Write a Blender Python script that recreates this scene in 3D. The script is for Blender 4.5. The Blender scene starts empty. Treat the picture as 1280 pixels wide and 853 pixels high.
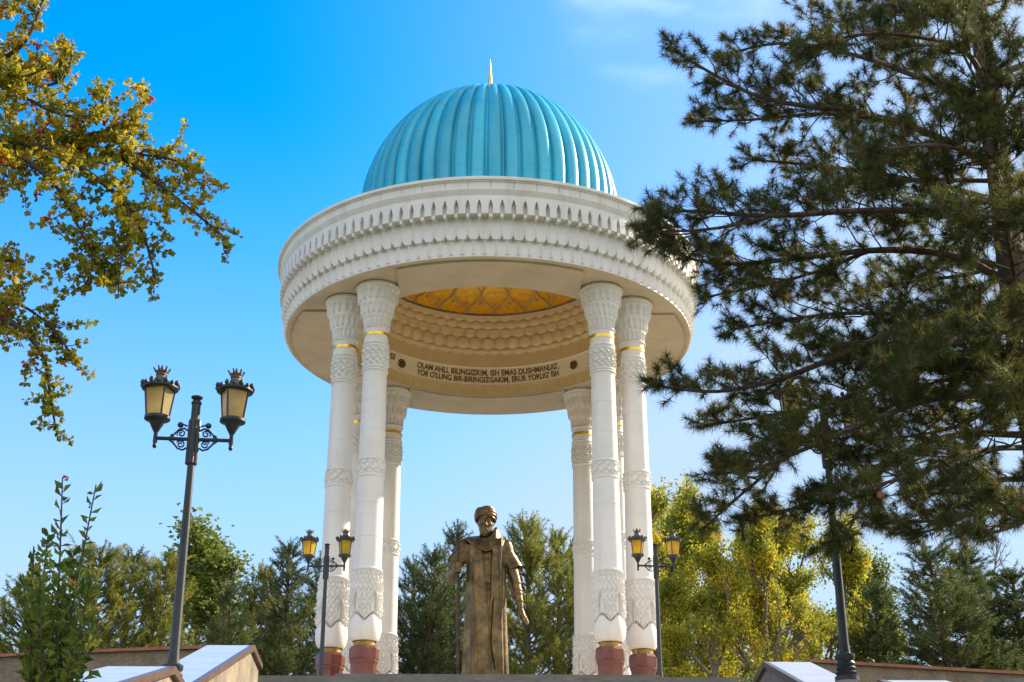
import bpy, math, random
import numpy as np
from mathutils import Vector, Matrix

PI = math.pi
TAU = 2 * PI
rad = math.radians
scn = bpy.context.scene
col = scn.collection

# ------------------------------------------------------------------ camera, sky, sun, exposure
R = 5.5                                   # radius of the rotunda's soffit rim
CAM = Vector((-0.22, -37.22, 1.6))
PITCH, YAW, FPX = 0.4010, -0.0233, 1836.8
FWD = Vector((-math.sin(YAW), math.cos(YAW), 0))
RGT = Vector((math.cos(YAW), math.sin(YAW), 0))
cam_data = bpy.data.cameras.new('camera')
cam = bpy.data.objects.new('camera', cam_data)
col.objects.link(cam)
cam_data.sensor_width = 36
cam_data.lens = 36 * FPX / 1280
cam_data.clip_start = 0.1
cam_data.clip_end = 3000
look = FWD * math.cos(PITCH) + Vector((0, 0, math.sin(PITCH)))
upv = -FWD * math.sin(PITCH) + Vector((0, 0, math.cos(PITCH)))
mw = Matrix((RGT, upv, -look)).transposed().to_4x4()
mw.translation = CAM
cam.matrix_world = mw
scn.camera = cam

SUN_EL, SUN_AZ = rad(31), rad(60)         # azimuth clockwise from +Y (behind the rotunda) towards +X
sun_dir = Vector((math.sin(SUN_AZ) * math.cos(SUN_EL), math.cos(SUN_AZ) * math.cos(SUN_EL), math.sin(SUN_EL)))
world = bpy.data.worlds.new('World')
scn.world = world
world.use_nodes = True
wt = world.node_tree
wt.nodes.clear()
w_out = wt.nodes.new('ShaderNodeOutputWorld')
w_bg = wt.nodes.new('ShaderNodeBackground')
w_sky = wt.nodes.new('ShaderNodeTexSky')
w_sky.sky_type = 'NISHITA'
w_sky.sun_disc = False
w_sky.sun_elevation = SUN_EL
w_sky.sun_rotation = SUN_AZ
w_sky.air_density = 1.0
w_sky.dust_density = 0.6
w_sky.ozone_density = 1.4
w_hs = wt.nodes.new('ShaderNodeHueSaturation')
w_hs.inputs['Saturation'].default_value = 1.95
w_hs.inputs['Value'].default_value = 1.42
SKY_SIDE, SKY_LOW = 0.95, 0.98
SKY_PALE = (2.30, 2.85, 3.50, 1)
SKY_FILL = (5.2, 5.2, 5.3, 1)
w_hs.inputs['Hue'].default_value = 0.507
wt.links.new(w_sky.outputs[0], w_hs.inputs['Color'])
def wn_(kind, **kw):
    n = wt.nodes.new(kind)
    for k, v in kw.items(): setattr(n, k, v)
    return n
def w_range(sock, a, b, lo, hi):
    n = wn_('ShaderNodeMapRange', interpolation_type='SMOOTHSTEP')
    for k, v in zip((1, 2, 3, 4), (a, b, lo, hi)): n.inputs[k].default_value = v
    wt.links.new(sock, n.inputs[0]); return n.outputs[0]
def w_math(op, a, b):
    n = wn_('ShaderNodeMath', operation=op)
    for k, v in ((0, a), (1, b)):
        if isinstance(v, float): n.inputs[k].default_value = v
        else: wt.links.new(v, n.inputs[k])
    return n.outputs[0]
def w_mixc(f, a, c):
    n = wn_('ShaderNodeMixRGB'); n.inputs[2].default_value = c
    wt.links.new(f, n.inputs[0]); wt.links.new(a, n.inputs[1]); return n.outputs[0]
w_tc = wn_('ShaderNodeTexCoord')
w_sep = wn_('ShaderNodeSeparateXYZ')
wt.links.new(w_tc.outputs['Generated'], w_sep.inputs[0])
dx, dy, dz_ = w_sep.outputs
# the air grows milky towards the sun side and the horizon
pale = w_math('MINIMUM', w_math('ADD', w_range(dx, -0.16, 0.45, 0.0, SKY_SIDE), w_range(dz_, 0.54, 0.10, 0.0, SKY_LOW)), 0.9)
c1 = w_mixc(pale, w_hs.outputs[0], SKY_PALE)
# neutral brightness added to the unseen sky behind the camera, fills the front faces
c2 = w_mixc(w_range(dy, 0.15, -0.45, 0.0, 0.75), c1, SKY_FILL)
# a wisp of cloud high on the right
w_map = wn_('ShaderNodeMapping')
w_map.inputs['Scale'].default_value = (5.0, 7.0, 16.0)
w_map.inputs['Rotation'].default_value = (0.3, 0.5, 0.2)
wt.links.new(w_tc.outputs['Generated'], w_map.inputs[0])
w_noise = wn_('ShaderNodeTexNoise')
w_noise.inputs['Scale'].default_value = 1.5; w_noise.inputs['Detail'].default_value = 7
wt.links.new(w_map.outputs[0], w_noise.inputs['Vector'])
w_dot = wn_('ShaderNodeVectorMath', operation='DOT_PRODUCT')
w_dot.inputs[1].default_value = Vector((0.135, 0.78, 0.605)).normalized()
wt.links.new(w_tc.outputs['Generated'], w_dot.inputs[0])
wisp = w_math('MULTIPLY', w_range(w_noise.outputs[0], 0.42, 0.75, 0.0, 0.8), w_range(w_dot.outputs['Value'], 0.9945, 0.9998, 0.0, 0.55))
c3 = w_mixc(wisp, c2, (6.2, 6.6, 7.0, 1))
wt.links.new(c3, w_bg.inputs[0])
w_bg.inputs[1].default_value = 0.12
wt.links.new(w_bg.outputs[0], w_out.inputs[0])

sl = bpy.data.lights.new('sun', 'SUN')
sl.energy = 4.2
sl.angle = rad(0.53)
sl.color = (1.0, 0.86, 0.66)
sun = bpy.data.objects.new('sun', sl)
col.objects.link(sun)
sun.location = (40, 30, 60)
sun.rotation_euler = sun_dir.to_track_quat('Z', 'Y').to_euler()

scn.view_settings.view_transform = 'Standard'
scn.view_settings.look = 'None'
scn.view_settings.gamma = 1
scn.view_settings.exposure = 1.25
scn.view_settings.use_curve_mapping = False
scn.cycles.max_bounces = 8
scn.cycles.diffuse_bounces = 4
scn.cycles.transparent_max_bounces = 8

# ------------------------------------------------------------------ helpers
def ray(px, py):
    """forward ratio (lateral, height) per metre of forward distance for a point of the photograph"""
    a = (px - 640) / FPX
    b = (426.5 - py) / FPX
    f = math.cos(PITCH) - b * math.sin(PITCH)
    return a / f, (math.sin(PITCH) + b * math.cos(PITCH)) / f

def at(px, py, D):
    l, h = ray(px, py)
    p = CAM + FWD * D + RGT * (l * D)
    return Vector((p.x, p.y, CAM.z + h * D))

def mesh_np(name, v, f, mats, parent=None, smooth=True, midx=None, auto=None):
    """link numpy verts and a list of equal-sized face arrays as ONE mesh object"""
    if not isinstance(f, (list, tuple)):
        f = [f]
    f = [np.asarray(a, dtype=np.int32) for a in f if len(a)]
    me = bpy.data.meshes.new(name)
    v = np.asarray(v, dtype=np.float32)
    nl = sum(a.size for a in f)
    nf = sum(len(a) for a in f)
    me.vertices.add(len(v))
    me.vertices.foreach_set('co', v.ravel())
    me.loops.add(nl)
    me.loops.foreach_set('vertex_index', np.concatenate([a.ravel() for a in f]))
    me.polygons.add(nf)
    sizes = np.concatenate([np.full(len(a), a.shape[1], dtype=np.int32) for a in f])
    me.polygons.foreach_set('loop_start', (np.cumsum(sizes) - sizes).astype(np.int32))
    me.polygons.foreach_set('loop_total', sizes)
    me.polygons.foreach_set('use_smooth', np.full(nf, smooth, dtype=bool))
    if midx is not None:
        me.polygons.foreach_set('material_index', np.asarray(midx, dtype=np.int32))
    me.update(calc_edges=True)
    me.validate()
    if not isinstance(mats, (list, tuple)):
        mats = [mats]
    for m in mats:
        me.materials.append(m)
    if smooth and auto is not None:
        me.set_sharp_from_angle(angle=rad(auto))
    o = bpy.data.objects.new(name, me)
    col.objects.link(o)
    if parent is not None:
        o.parent = parent
    return o

class MB:
    def __init__(s):
        s.v = []; s.q = []; s.t = []; s.n = 0
    def add(s, v, quads=(), tris=()):
        v = np.asarray(v, dtype=float).reshape(-1, 3)
        s.v.append(v)
        if len(quads): s.q.append(np.asarray(quads, dtype=int) + s.n)
        if len(tris): s.t.append(np.asarray(tris, dtype=int) + s.n)
        s.n += len(v)
    def box(s, c, d, rz=0.0):
        x, y, z = [k / 2 for k in d]
        p = np.array([(i * x, j * y, k * z) for k in (-1, 1) for j in (-1, 1) for i in (-1, 1)])
        cr, sr = math.cos(rz), math.sin(rz)
        p = np.stack([p[:, 0] * cr - p[:, 1] * sr, p[:, 0] * sr + p[:, 1] * cr, p[:, 2]], 1) + np.asarray(c)
        s.add(p, [(0, 2, 3, 1), (4, 5, 7, 6), (0, 1, 5, 4), (2, 6, 7, 3), (0, 4, 6, 2), (1, 3, 7, 5)])
    def prism(s, poly, lo, hi, axis='x'):
        """extrude a closed polygon of (y,z) along x"""
        n = len(poly)
        a = np.array([(lo, y, z) for y, z in poly]); b = np.array([(hi, y, z) for y, z in poly])
        v = np.concatenate([a, b, [a.mean(0)], [b.mean(0)]])
        q = [(i, (i + 1) % n, n + (i + 1) % n, n + i) for i in range(n)]
        t = [(2 * n, (i + 1) % n, i) for i in range(n)] + [(2 * n + 1, n + i, n + (i + 1) % n) for i in range(n)]
        s.add(v, q, t)
    def tube(s, pts, rs, sides=6, cap=True):
        pts = np.asarray(pts, dtype=float); n = len(pts)
        rs = np.broadcast_to(np.asarray(rs, dtype=float), (n,))
        tg = np.gradient(pts, axis=0)
        tg /= np.linalg.norm(tg, axis=1)[:, None] + 1e-12
        ref = np.array((0, 0, 1.0)) if abs(tg[:, 2]).mean() < 0.8 else np.array((1.0, 0, 0))
        u = np.cross(tg, ref); u /= np.linalg.norm(u, axis=1)[:, None] + 1e-12
        w = np.cross(tg, u)
        a = np.linspace(0, TAU, sides, endpoint=False)
        v = pts[:, None, :] + rs[:, None, None] * (np.cos(a)[None, :, None] * u[:, None, :] + np.sin(a)[None, :, None] * w[:, None, :])
        v = v.reshape(-1, 3)
        i = np.arange(n - 1)[:, None] * sides; j = np.arange(sides)[None, :]; k = (j + 1) % sides
        q = np.stack([i + j, i + sides + j, i + sides + k, i + k], -1).reshape(-1, 4)
        t = []
        if cap:
            v = np.concatenate([v, pts[:1], pts[-1:]])
            c0, c1 = n * sides, n * sides + 1
            b = (n - 1) * sides
            t = [(c0, jj, (jj + 1) % sides) for jj in range(sides)] + [(c1, b + (jj + 1) % sides, b + jj) for jj in range(sides)]
        s.add(v, q, t)
    def lathe(s, prof, seg=32, c=(0, 0, 0), a0=0.0, cap=True):
        prof = np.asarray(prof, dtype=float)
        th = np.linspace(0, TAU, seg, endpoint=False) + a0
        v = np.stack([prof[:, 0][:, None] * np.cos(th), prof[:, 0][:, None] * np.sin(th), np.repeat(prof[:, 1][:, None], seg, 1)], -1).reshape(-1, 3) + np.asarray(c)
        n = len(prof)
        i = np.arange(n - 1)[:, None] * seg; j = np.arange(seg)[None, :]; k = (j + 1) % seg
        q = np.stack([i + j, i + k, i + seg + k, i + seg + j], -1).reshape(-1, 4)
        s.add(v, q)
    def sphere(s, c, r, seg=10, sc=(1, 1, 1)):
        ph = np.linspace(-PI / 2, PI / 2, seg // 2 + 2)
        th = np.linspace(0, TAU, seg, endpoint=False)
        P = np.stack([np.cos(ph)[:, None] * np.cos(th), np.cos(ph)[:, None] * np.sin(th), np.repeat(np.sin(ph)[:, None], seg, 1)], -1)
        v = P.reshape(-1, 3) * r * np.asarray(sc) + np.asarray(c)
        n = len(ph)
        i = np.arange(n - 1)[:, None] * seg; j = np.arange(seg)[None, :]; k = (j + 1) % seg
        s.add(v, np.stack([i + j, i + k, i + seg + k, i + seg + j], -1).reshape(-1, 4))
    def build(s, name, mat, parent=None, smooth=True, auto=35):
        fs = []
        if s.q: fs.append(np.concatenate(s.q))
        if s.t: fs.append(np.concatenate(s.t))
        return mesh_np(name, np.concatenate(s.v), fs, mat, parent, smooth, auto=auto)

def grid_lathe(name, rfun, zs, seg, mat, parent=None, smooth=True, auto=40, scale=R, seam=0.0):
    """a turned surface whose radius depends on angle and height: r = rfun(theta, z)"""
    th = np.linspace(0, TAU, seg, endpoint=False)
    T, Z = np.meshgrid(th, np.asarray(zs, dtype=float))
    r = rfun(T, Z)
    v = np.stack([r * np.cos(T), r * np.sin(T), Z], -1).reshape(-1, 3) * scale
    n = len(zs)
    i = np.arange(n - 1)[:, None] * seg; j = np.arange(seg)[None, :]; k = (j + 1) % seg
    q = np.stack([i + j, i + k, i + seg + k, i + seg + j], -1).reshape(-1, 4)
    return mesh_np(name, v, q, mat, parent, smooth, auto=auto)

def tag(o, label=None, cat=None, group=None, kind=None):
    if label: o['label'] = label
    if cat: o['category'] = cat
    if group: o['group'] = group
    if kind: o['kind'] = kind
    return o

def empty(name, loc=(0, 0, 0), rz=0.0, parent=None):
    o = bpy.data.objects.new(name, None)
    col.objects.link(o)
    o.location = loc
    o.rotation_euler.z = rz
    o.empty_display_size = 0.2
    if parent is not None: o.parent = parent
    return o

def kids(o):
    return [c for c in bpy.data.objects if c.parent == o]

def copy_tree(o, parent=None):
    c = o.copy()
    col.objects.link(c)
    c.parent = parent
    for ch in kids(o):
        copy_tree(ch, c)
    return c

# ------------------------------------------------------------------ materials
def nmat(name):
    m = bpy.data.materials.new(name)
    m.use_nodes = True
    nt = m.node_tree
    return m, nt, nt.nodes['Principled BSDF']

def stone(name, c1, c2, scale=2.0, rough=0.6, bump=0.0, bscale=40, spec=0.4, metal=0.0, c3=None, fine=0.0):
    """two-tone mottled surface with an optional bump"""
    m, nt, b = nmat(name)
    tc = nt.nodes.new('ShaderNodeTexCoord')
    n = nt.nodes.new('ShaderNodeTexNoise')
    n.inputs['Scale'].default_value = scale
    n.inputs['Detail'].default_value = 8
    n.inputs['Roughness'].default_value = 0.65
    nt.links.new(tc.outputs['Object'], n.inputs['Vector'])
    r = nt.nodes.new('ShaderNodeValToRGB')
    r.color_ramp.elements[0].position = 0.33
    r.color_ramp.elements[0].color = (*c1, 1)
    r.color_ramp.elements[1].position = 0.68
    r.color_ramp.elements[1].color = (*c2, 1)
    if c3:
        e = r.color_ramp.elements.new(0.78); e.color = (*c3, 1)
    nt.links.new(n.outputs[0], r.inputs[0])
    last = r.outputs[0]
    if fine:
        n3 = nt.nodes.new('ShaderNodeTexNoise'); n3.inputs['Scale'].default_value = bscale; n3.inputs['Detail'].default_value = 4
        nt.links.new(tc.outputs['Object'], n3.inputs['Vector'])
        mx = nt.nodes.new('ShaderNodeMixRGB'); mx.blend_type = 'OVERLAY'; mx.inputs[0].default_value = fine
        nt.links.new(last, mx.inputs[1]); nt.links.new(n3.outputs[0], mx.inputs[2])
        last = mx.outputs[0]
    nt.links.new(last, b.inputs['Base Color'])
    b.inputs['Roughness'].default_value = rough
    b.inputs['Metallic'].default_value = metal
    b.inputs['Specular IOR Level'].default_value = spec
    if bump:
        n2 = nt.nodes.new('ShaderNodeTexNoise')
        n2.inputs['Scale'].default_value = bscale
        n2.inputs['Detail'].default_value = 6
        nt.links.new(tc.outputs['Object'], n2.inputs['Vector'])
        bp = nt.nodes.new('ShaderNodeBump')
        bp.inputs['Strength'].default_value = bump
        bp.inputs['Distance'].default_value = 0.02
        nt.links.new(n2.outputs[0], bp.inputs['Height'])
        nt.links.new(bp.outputs[0], b.inputs['Normal'])
    return m

def leafmat(name, stops, trans=0.45, nscale=1.2, wgt=0.55, rough=0.6, hue_clump=True):
    """leaf colours: every leaf (mesh island) draws its own tone, clumps share a drift of tone"""
    m = bpy.data.materials.new(name)
    m.use_nodes = True
    nt = m.node_tree
    nt.nodes.clear()
    out = nt.nodes.new('ShaderNodeOutputMaterial')
    geo = nt.nodes.new('ShaderNodeNewGeometry')
    n = nt.nodes.new('ShaderNodeTexNoise')
    n.inputs['Scale'].default_value = nscale
    n.inputs['Detail'].default_value = 3
    tc = nt.nodes.new('ShaderNodeTexCoord')
    nt.links.new(tc.outputs['Object'], n.inputs['Vector'])
    mr = nt.nodes.new('ShaderNodeMapRange')
    mr.inputs[1].default_value = 0.3; mr.inputs[2].default_value = 0.7
    nt.links.new(n.outputs[0], mr.inputs[0])
    mx = nt.nodes.new('ShaderNodeMix')
    mx.inputs[0].default_value = wgt
    nt.links.new(geo.outputs['Random Per Island'], mx.inputs[2])
    nt.links.new(mr.outputs[0], mx.inputs[3])
    r = nt.nodes.new('ShaderNodeValToRGB')
    els = r.color_ramp.elements
    for i, (p, c) in enumerate(stops):
        e = els[i] if i < 2 else els.new(p)
        e.position = p
        e.color = (*c, 1)
    nt.links.new(mx.outputs[0], r.inputs[0])
    d = nt.nodes.new('ShaderNodeBsdfPrincipled')
    d.inputs['Roughness'].default_value = rough
    d.inputs['Specular IOR Level'].default_value = 0.3
    t = nt.nodes.new('ShaderNodeBsdfTranslucent')
    ms = nt.nodes.new('ShaderNodeMixShader')
    ms.inputs[0].default_value = trans
    nt.links.new(r.outputs[0], d.inputs['Base Color'])
    nt.links.new(r.outputs[0], t.inputs['Color'])
    nt.links.new(d.outputs[0], ms.inputs[1])
    nt.links.new(t.outputs[0], ms.inputs[2])
    nt.links.new(ms.outputs[0], out.inputs[0])
    return m

M = {}
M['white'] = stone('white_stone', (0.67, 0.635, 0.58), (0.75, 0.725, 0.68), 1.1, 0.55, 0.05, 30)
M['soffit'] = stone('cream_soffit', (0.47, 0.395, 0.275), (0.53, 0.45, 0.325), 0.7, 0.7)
M['cream'] = stone('cream_plaster', (0.60, 0.465, 0.255), (0.68, 0.54, 0.32), 2.0, 0.7)
M['bandstone'] = stone('pale_band_stone', (0.70, 0.61, 0.44), (0.78, 0.69, 0.51), 1.5, 0.6)
M['gold'] = stone('gilded_metal', (0.62, 0.40, 0.07), (0.85, 0.60, 0.14), 6, 0.28, 0, metal=1.0)
M['granite'] = stone('red_granite', (0.105, 0.025, 0.014), (0.19, 0.050, 0.028), 9, 0.33, 0, 60, 0.5, fine=0.25)
M['bronze'] = stone('bronze', (0.044, 0.030, 0.012), (0.265, 0.180, 0.072), 0.045, 0.40, 0.5, 0.22, 0.5, metal=0.6, c3=(0.16, 0.115, 0.06), fine=0.45)
M['bronze_dark'] = stone('dark_bronze', (0.030, 0.018, 0.009), (0.085, 0.050, 0.024), 0.08, 0.4, 0.3, 0.3, 0.5, metal=0.5)
M['darkletter'] = stone('dark_lettering', (0.10, 0.05, 0.02), (0.16, 0.08, 0.03), 5, 0.5)
M['iron'] = stone('dark_iron', (0.020, 0.026, 0.030), (0.040, 0.048, 0.052), 4, 0.42, 0.05, 40)
M['ironrust'] = stone('weathered_iron', (0.05, 0.045, 0.04), (0.14, 0.10, 0.07), 7, 0.55, 0.1, 40)
M['pave'] = stone('pale_paving', (0.50, 0.43, 0.34), (0.62, 0.55, 0.45), 0.5, 0.6, 0.1, 20)
M['edge'] = stone('grey_kerb_stone', (0.13, 0.12, 0.10), (0.21, 0.195, 0.165), 3, 0.7, 0.2, 30)
M['slab'] = stone('white_marble_slab', (0.47, 0.455, 0.46), (0.58, 0.565, 0.57), 2.5, 0.16, 0.03, 6, fine=0.15)
M['tan'] = stone('tan_stone', (0.14, 0.115, 0.08), (0.36, 0.285, 0.19), 1.6, 0.6, 0.2, 25, fine=0.35)
M['trim'] = stone('brown_granite_trim', (0.085, 0.052, 0.038), (0.15, 0.090, 0.062), 8, 0.35, 0.05)
M['render'] = stone('rough_brown_render', (0.16, 0.12, 0.085), (0.27, 0.205, 0.14), 3, 0.9, 0.9, 26, fine=0.5)
M['coping'] = stone('terracotta_coping', (0.26, 0.09, 0.05), (0.38, 0.15, 0.08), 6, 0.7, 0.3, 30)
M['bark'] = stone('pine_bark', (0.055, 0.038, 0.028), (0.17, 0.115, 0.085), 9, 0.95, 1.0, 22)
M['greybark'] = stone('grey_bark', (0.09, 0.075, 0.06), (0.20, 0.17, 0.135), 7, 0.95, 0.8, 18)
M['twig'] = stone('dark_twig', (0.045, 0.03, 0.022), (0.10, 0.07, 0.05), 8, 0.9)
M['grass'] = stone('grass', (0.035, 0.06, 0.015), (0.08, 0.105, 0.03), 0.8, 0.95, 0.6, 30)

def streaks(m, tint, amount, sx=2.2, sz=0.16):
    """rain streaks and grime: a vertically drawn-out noise laid over the base colour"""
    nt = m.node_tree; b = nt.nodes['Principled BSDF']
    src = b.inputs['Base Color'].links[0].from_socket
    tc = nt.nodes.new('ShaderNodeTexCoord'); mp = nt.nodes.new('ShaderNodeMapping')
    mp.inputs['Scale'].default_value = (sx, sx, sz)
    n = nt.nodes.new('ShaderNodeTexNoise'); n.inputs['Scale'].default_value = 1.0; n.inputs['Detail'].default_value = 9; n.inputs['Roughness'].default_value = 0.7
    nt.links.new(tc.outputs['Object'], mp.inputs[0]); nt.links.new(mp.outputs[0], n.inputs['Vector'])
    mr = nt.nodes.new('ShaderNodeMapRange'); mr.inputs[1].default_value = 0.48; mr.inputs[2].default_value = 0.72; mr.inputs[4].default_value = amount
    nt.links.new(n.outputs[0], mr.inputs[0])
    mx = nt.nodes.new('ShaderNodeMixRGB'); mx.inputs[2].default_value = (*tint, 1)
    nt.links.new(mr.outputs[0], mx.inputs[0]); nt.links.new(src, mx.inputs[1])
    nt.links.new(mx.outputs[0], b.inputs['Base Color'])
streaks(M['white'], (0.40, 0.36, 0.29), 0.42)
streaks(M['soffit'], (0.30, 0.25, 0.17), 0.5, 0.9, 0.9)
streaks(M['bronze'], (0.030, 0.022, 0.013), 0.85, 0.10, 0.012)
streaks(M['tan'], (0.12, 0.10, 0.075), 0.8, 3.0, 0.25)
streaks(M['slab'], (0.42, 0.40, 0.39), 0.5, 1.5, 1.5)
M['gold_shaded'] = stone('shaded_gold', (0.22, 0.14, 0.03), (0.42, 0.28, 0.07), 5, 0.42, 0, metal=0.85)  # darker gold for the column collars, their shade put into the colour

# turquoise dome sheet: thin joints, slight weathering
def dome_mat():
    m, nt, b = nmat('turquoise_sheet')
    tc = nt.nodes.new('ShaderNodeTexCoord')
    n = nt.nodes.new('ShaderNodeTexNoise'); n.inputs['Scale'].default_value = 1.2; n.inputs['Detail'].default_value = 7
    mp = nt.nodes.new('ShaderNodeMapping'); mp.inputs['Scale'].default_value = (1, 1, 0.35)
    nt.links.new(tc.outputs['Object'], mp.inputs[0]); nt.links.new(mp.outputs[0], n.inputs['Vector'])
    r = nt.nodes.new('ShaderNodeValToRGB')
    r.color_ramp.elements[0].position = 0.3; r.color_ramp.elements[0].color = (0.010, 0.315, 0.48, 1)
    r.color_ramp.elements[1].position = 0.72; r.color_ramp.elements[1].color = (0.028, 0.45, 0.61, 1)
    nt.links.new(n.outputs[0], r.inputs[0])
    # horizontal sheet joints, at irregular heights
    sp = nt.nodes.new('ShaderNodeSeparateXYZ'); nt.links.new(tc.outputs['Object'], sp.inputs[0])
    at2 = nt.nodes.new('ShaderNodeMath'); at2.operation = 'ARCTAN2'
    nt.links.new(sp.outputs[1], at2.inputs[0]); nt.links.new(sp.outputs[0], at2.inputs[1])
    k = nt.nodes.new('ShaderNodeMath'); k.operation = 'MULTIPLY'; k.inputs[1].default_value = 50 / TAU
    nt.links.new(at2.outputs[0], k.inputs[0])
    rd = nt.nodes.new('ShaderNodeMath'); rd.operation = 'ROUND'; nt.links.new(k.outputs[0], rd.inputs[0])
    wn = nt.nodes.new('ShaderNodeTexWhiteNoise'); wn.noise_dimensions = '1D'; nt.links.new(rd.outputs[0], wn.inputs['W'])
    zz = nt.nodes.new('ShaderNodeMath'); zz.operation = 'MULTIPLY_ADD'; zz.inputs[1].default_value = 0.8
    nt.links.new(sp.outputs[2], zz.inputs[0])
    w3 = nt.nodes.new('ShaderNodeMath'); w3.operation = 'MULTIPLY'; w3.inputs[1].default_value = 0.3
    nt.links.new(wn.outputs[0], w3.inputs[0]); nt.links.new(w3.outputs[0], zz.inputs[2])
    fr = nt.nodes.new('ShaderNodeMath'); fr.operation = 'FRACT'; nt.links.new(zz.outputs[0], fr.inputs[0])
    lt = nt.nodes.new('ShaderNodeMath'); lt.operation = 'LESS_THAN'; lt.inputs[1].default_value = 0.016
    nt.links.new(fr.outputs[0], lt.inputs[0])
    lm = nt.nodes.new('ShaderNodeMath'); lm.operation = 'MULTIPLY'; lm.inputs[1].default_value = 0.55
    nt.links.new(lt.outputs[0], lm.inputs[0])
    mx = nt.nodes.new('ShaderNodeMixRGB'); mx.inputs[2].default_value = (0.02, 0.13, 0.2, 1)
    nt.links.new(lm.outputs[0], mx.inputs[0])
    # each sheet a slightly different tone
    hv = nt.nodes.new('ShaderNodeHueSaturation')
    vv = nt.nodes.new('ShaderNodeMath'); vv.operation = 'MULTIPLY_ADD'; vv.inputs[1].default_value = 0.26; vv.inputs[2].default_value = 0.87
    nt.links.new(wn.outputs[0], vv.inputs[0]); nt.links.new(vv.outputs[0], hv.inputs['Value'])
    nt.links.new(r.outputs[0], hv.inputs['Color'])
    nt.links.new(hv.outputs[0], mx.inputs[1])
    nt.links.new(mx.outputs[0], b.inputs['Base Color'])
    b.inputs['Roughness'].default_value = 0.36
    b.inputs['Specular IOR Level'].default_value = 0.5
    return m
M['dome'] = dome_mat()
streaks(M['dome'], (0.10, 0.40, 0.52), 0.55, 2.6, 0.22)

def mosaic_mat():
    m, nt, b = nmat('gold_mosaic')
    tc = nt.nodes.new('ShaderNodeTexCoord')
    v = nt.nodes.new('ShaderNodeTexVoronoi'); v.inputs['Scale'].default_value = 9
    nt.links.new(tc.outputs['Object'], v.inputs['Vector'])
    r = nt.nodes.new('ShaderNodeValToRGB')
    r.color_ramp.elements[0].position = 0.0; r.color_ramp.elements[0].color = (0.55, 0.22, 0.008, 1)
    r.color_ramp.elements[1].position = 0.7; r.color_ramp.elements[1].color = (0.92, 0.54, 0.04, 1)
    n = nt.nodes.new('ShaderNodeTexNoise'); n.inputs['Scale'].default_value = 7; n.inputs['Detail'].default_value = 6
    nt.links.new(tc.outputs['Object'], n.inputs['Vector'])
    ad = nt.nodes.new('ShaderNodeMath'); ad.operation = 'MULTIPLY_ADD'; ad.inputs[1].default_value = 0.9
    nt.links.new(n.outputs[0], ad.inputs[0]); 
    m2 = nt.nodes.new('ShaderNodeMath'); m2.operation = 'MULTIPLY'; m2.inputs[1].default_value = 0.25
    nt.links.new(v.outputs['Distance'], m2.inputs[0]); nt.links.new(m2.outputs[0], ad.inputs[2])
    nt.links.new(ad.outputs[0], r.inputs[0])
    nt.links.new(r.outputs[0], b.inputs['Base Color'])
    b.inputs['Roughness'].default_value = 0.45
    b.inputs['Metallic'].default_value = 0.25
    bp = nt.nodes.new('ShaderNodeBump'); bp.inputs['Strength'].default_value = 0.4; bp.inputs['Distance'].default_value = 0.02
    nt.links.new(v.outputs['Distance'], bp.inputs['Height']); nt.links.new(bp.outputs[0], b.inputs['Normal'])
    return m
M['mosaic'] = mosaic_mat()

def lamp_glass(name, c):
    m = bpy.data.materials.new(name); m.use_nodes = True
    nt = m.node_tree; b = nt.nodes['Principled BSDF']
    tc = nt.nodes.new('ShaderNodeTexCoord')
    n = nt.nodes.new('ShaderNodeTexNoise'); n.inputs['Scale'].default_value = 5; n.inputs['Detail'].default_value = 4
    nt.links.new(tc.outputs['Object'], n.inputs['Vector'])
    r = nt.nodes.new('ShaderNodeValToRGB')
    r.color_ramp.elements[0].position = 0.3; r.color_ramp.elements[0].color = (c[0] * .72, c[1] * .68, c[2] * .6, 1)
    r.color_ramp.elements[1].position = 0.7; r.color_ramp.elements[1].color = (*c, 1)
    nt.links.new(n.outputs[0], r.inputs[0])
    nt.links.new(r.outputs[0], b.inputs['Base Color'])
    b.inputs['Roughness'].default_value = 0.25
    t = nt.nodes.new('ShaderNodeBsdfTranslucent'); nt.links.new(r.outputs[0], t.inputs['Color'])
    ms = nt.nodes.new('ShaderNodeMixShader'); ms.inputs[0].default_value = 0.62
    nt.links.new(b.outputs[0], ms.inputs[1]); nt.links.new(t.outputs[0], ms.inputs[2])
    nt.links.new(ms.outputs[0], nt.nodes['Material Output'].inputs[0])
    return m
M['glass_cream'] = lamp_glass('cream_glass', (0.80, 0.66, 0.34))
M['glass_amber'] = lamp_glass('amber_glass', (0.95, 0.70, 0.07))

M['needle'] = leafmat('pine_needles', [(0.0, (0.034, 0.046, 0.014)), (0.5, (0.092, 0.106, 0.026)), (0.80, (0.20, 0.180, 0.042)), (0.95, (0.32, 0.18, 0.045))], 0.45, 1.6, 0.45, 0.5)
M['needle_dark'] = leafmat('dark_conifer_needles', [(0.0, (0.040, 0.062, 0.022)), (0.5, (0.095, 0.128, 0.040)), (1.0, (0.26, 0.26, 0.065))], 0.45, 0.7)
M['needle_olive'] = leafmat('olive_conifer_needles', [(0.0, (0.085, 0.105, 0.020)), (0.5, (0.24, 0.25, 0.040)), (1.0, (0.52, 0.46, 0.07))], 0.5, 0.7)
M['leaf_oak'] = leafmat('autumn_oak_leaves', [(0.0, (0.095, 0.125, 0.015)), (0.42, (0.28, 0.275, 0.025)), (0.70, (0.55, 0.42, 0.032)), (0.90, (0.56, 0.24, 0.02))], 0.52, 1.5, 0.5)
M['leaf_red'] = leafmat('red_oak_leaves', [(0.0, (0.36, 0.035, 0.012)), (1.0, (0.50, 0.12, 0.012))], 0.45, 2)
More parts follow.
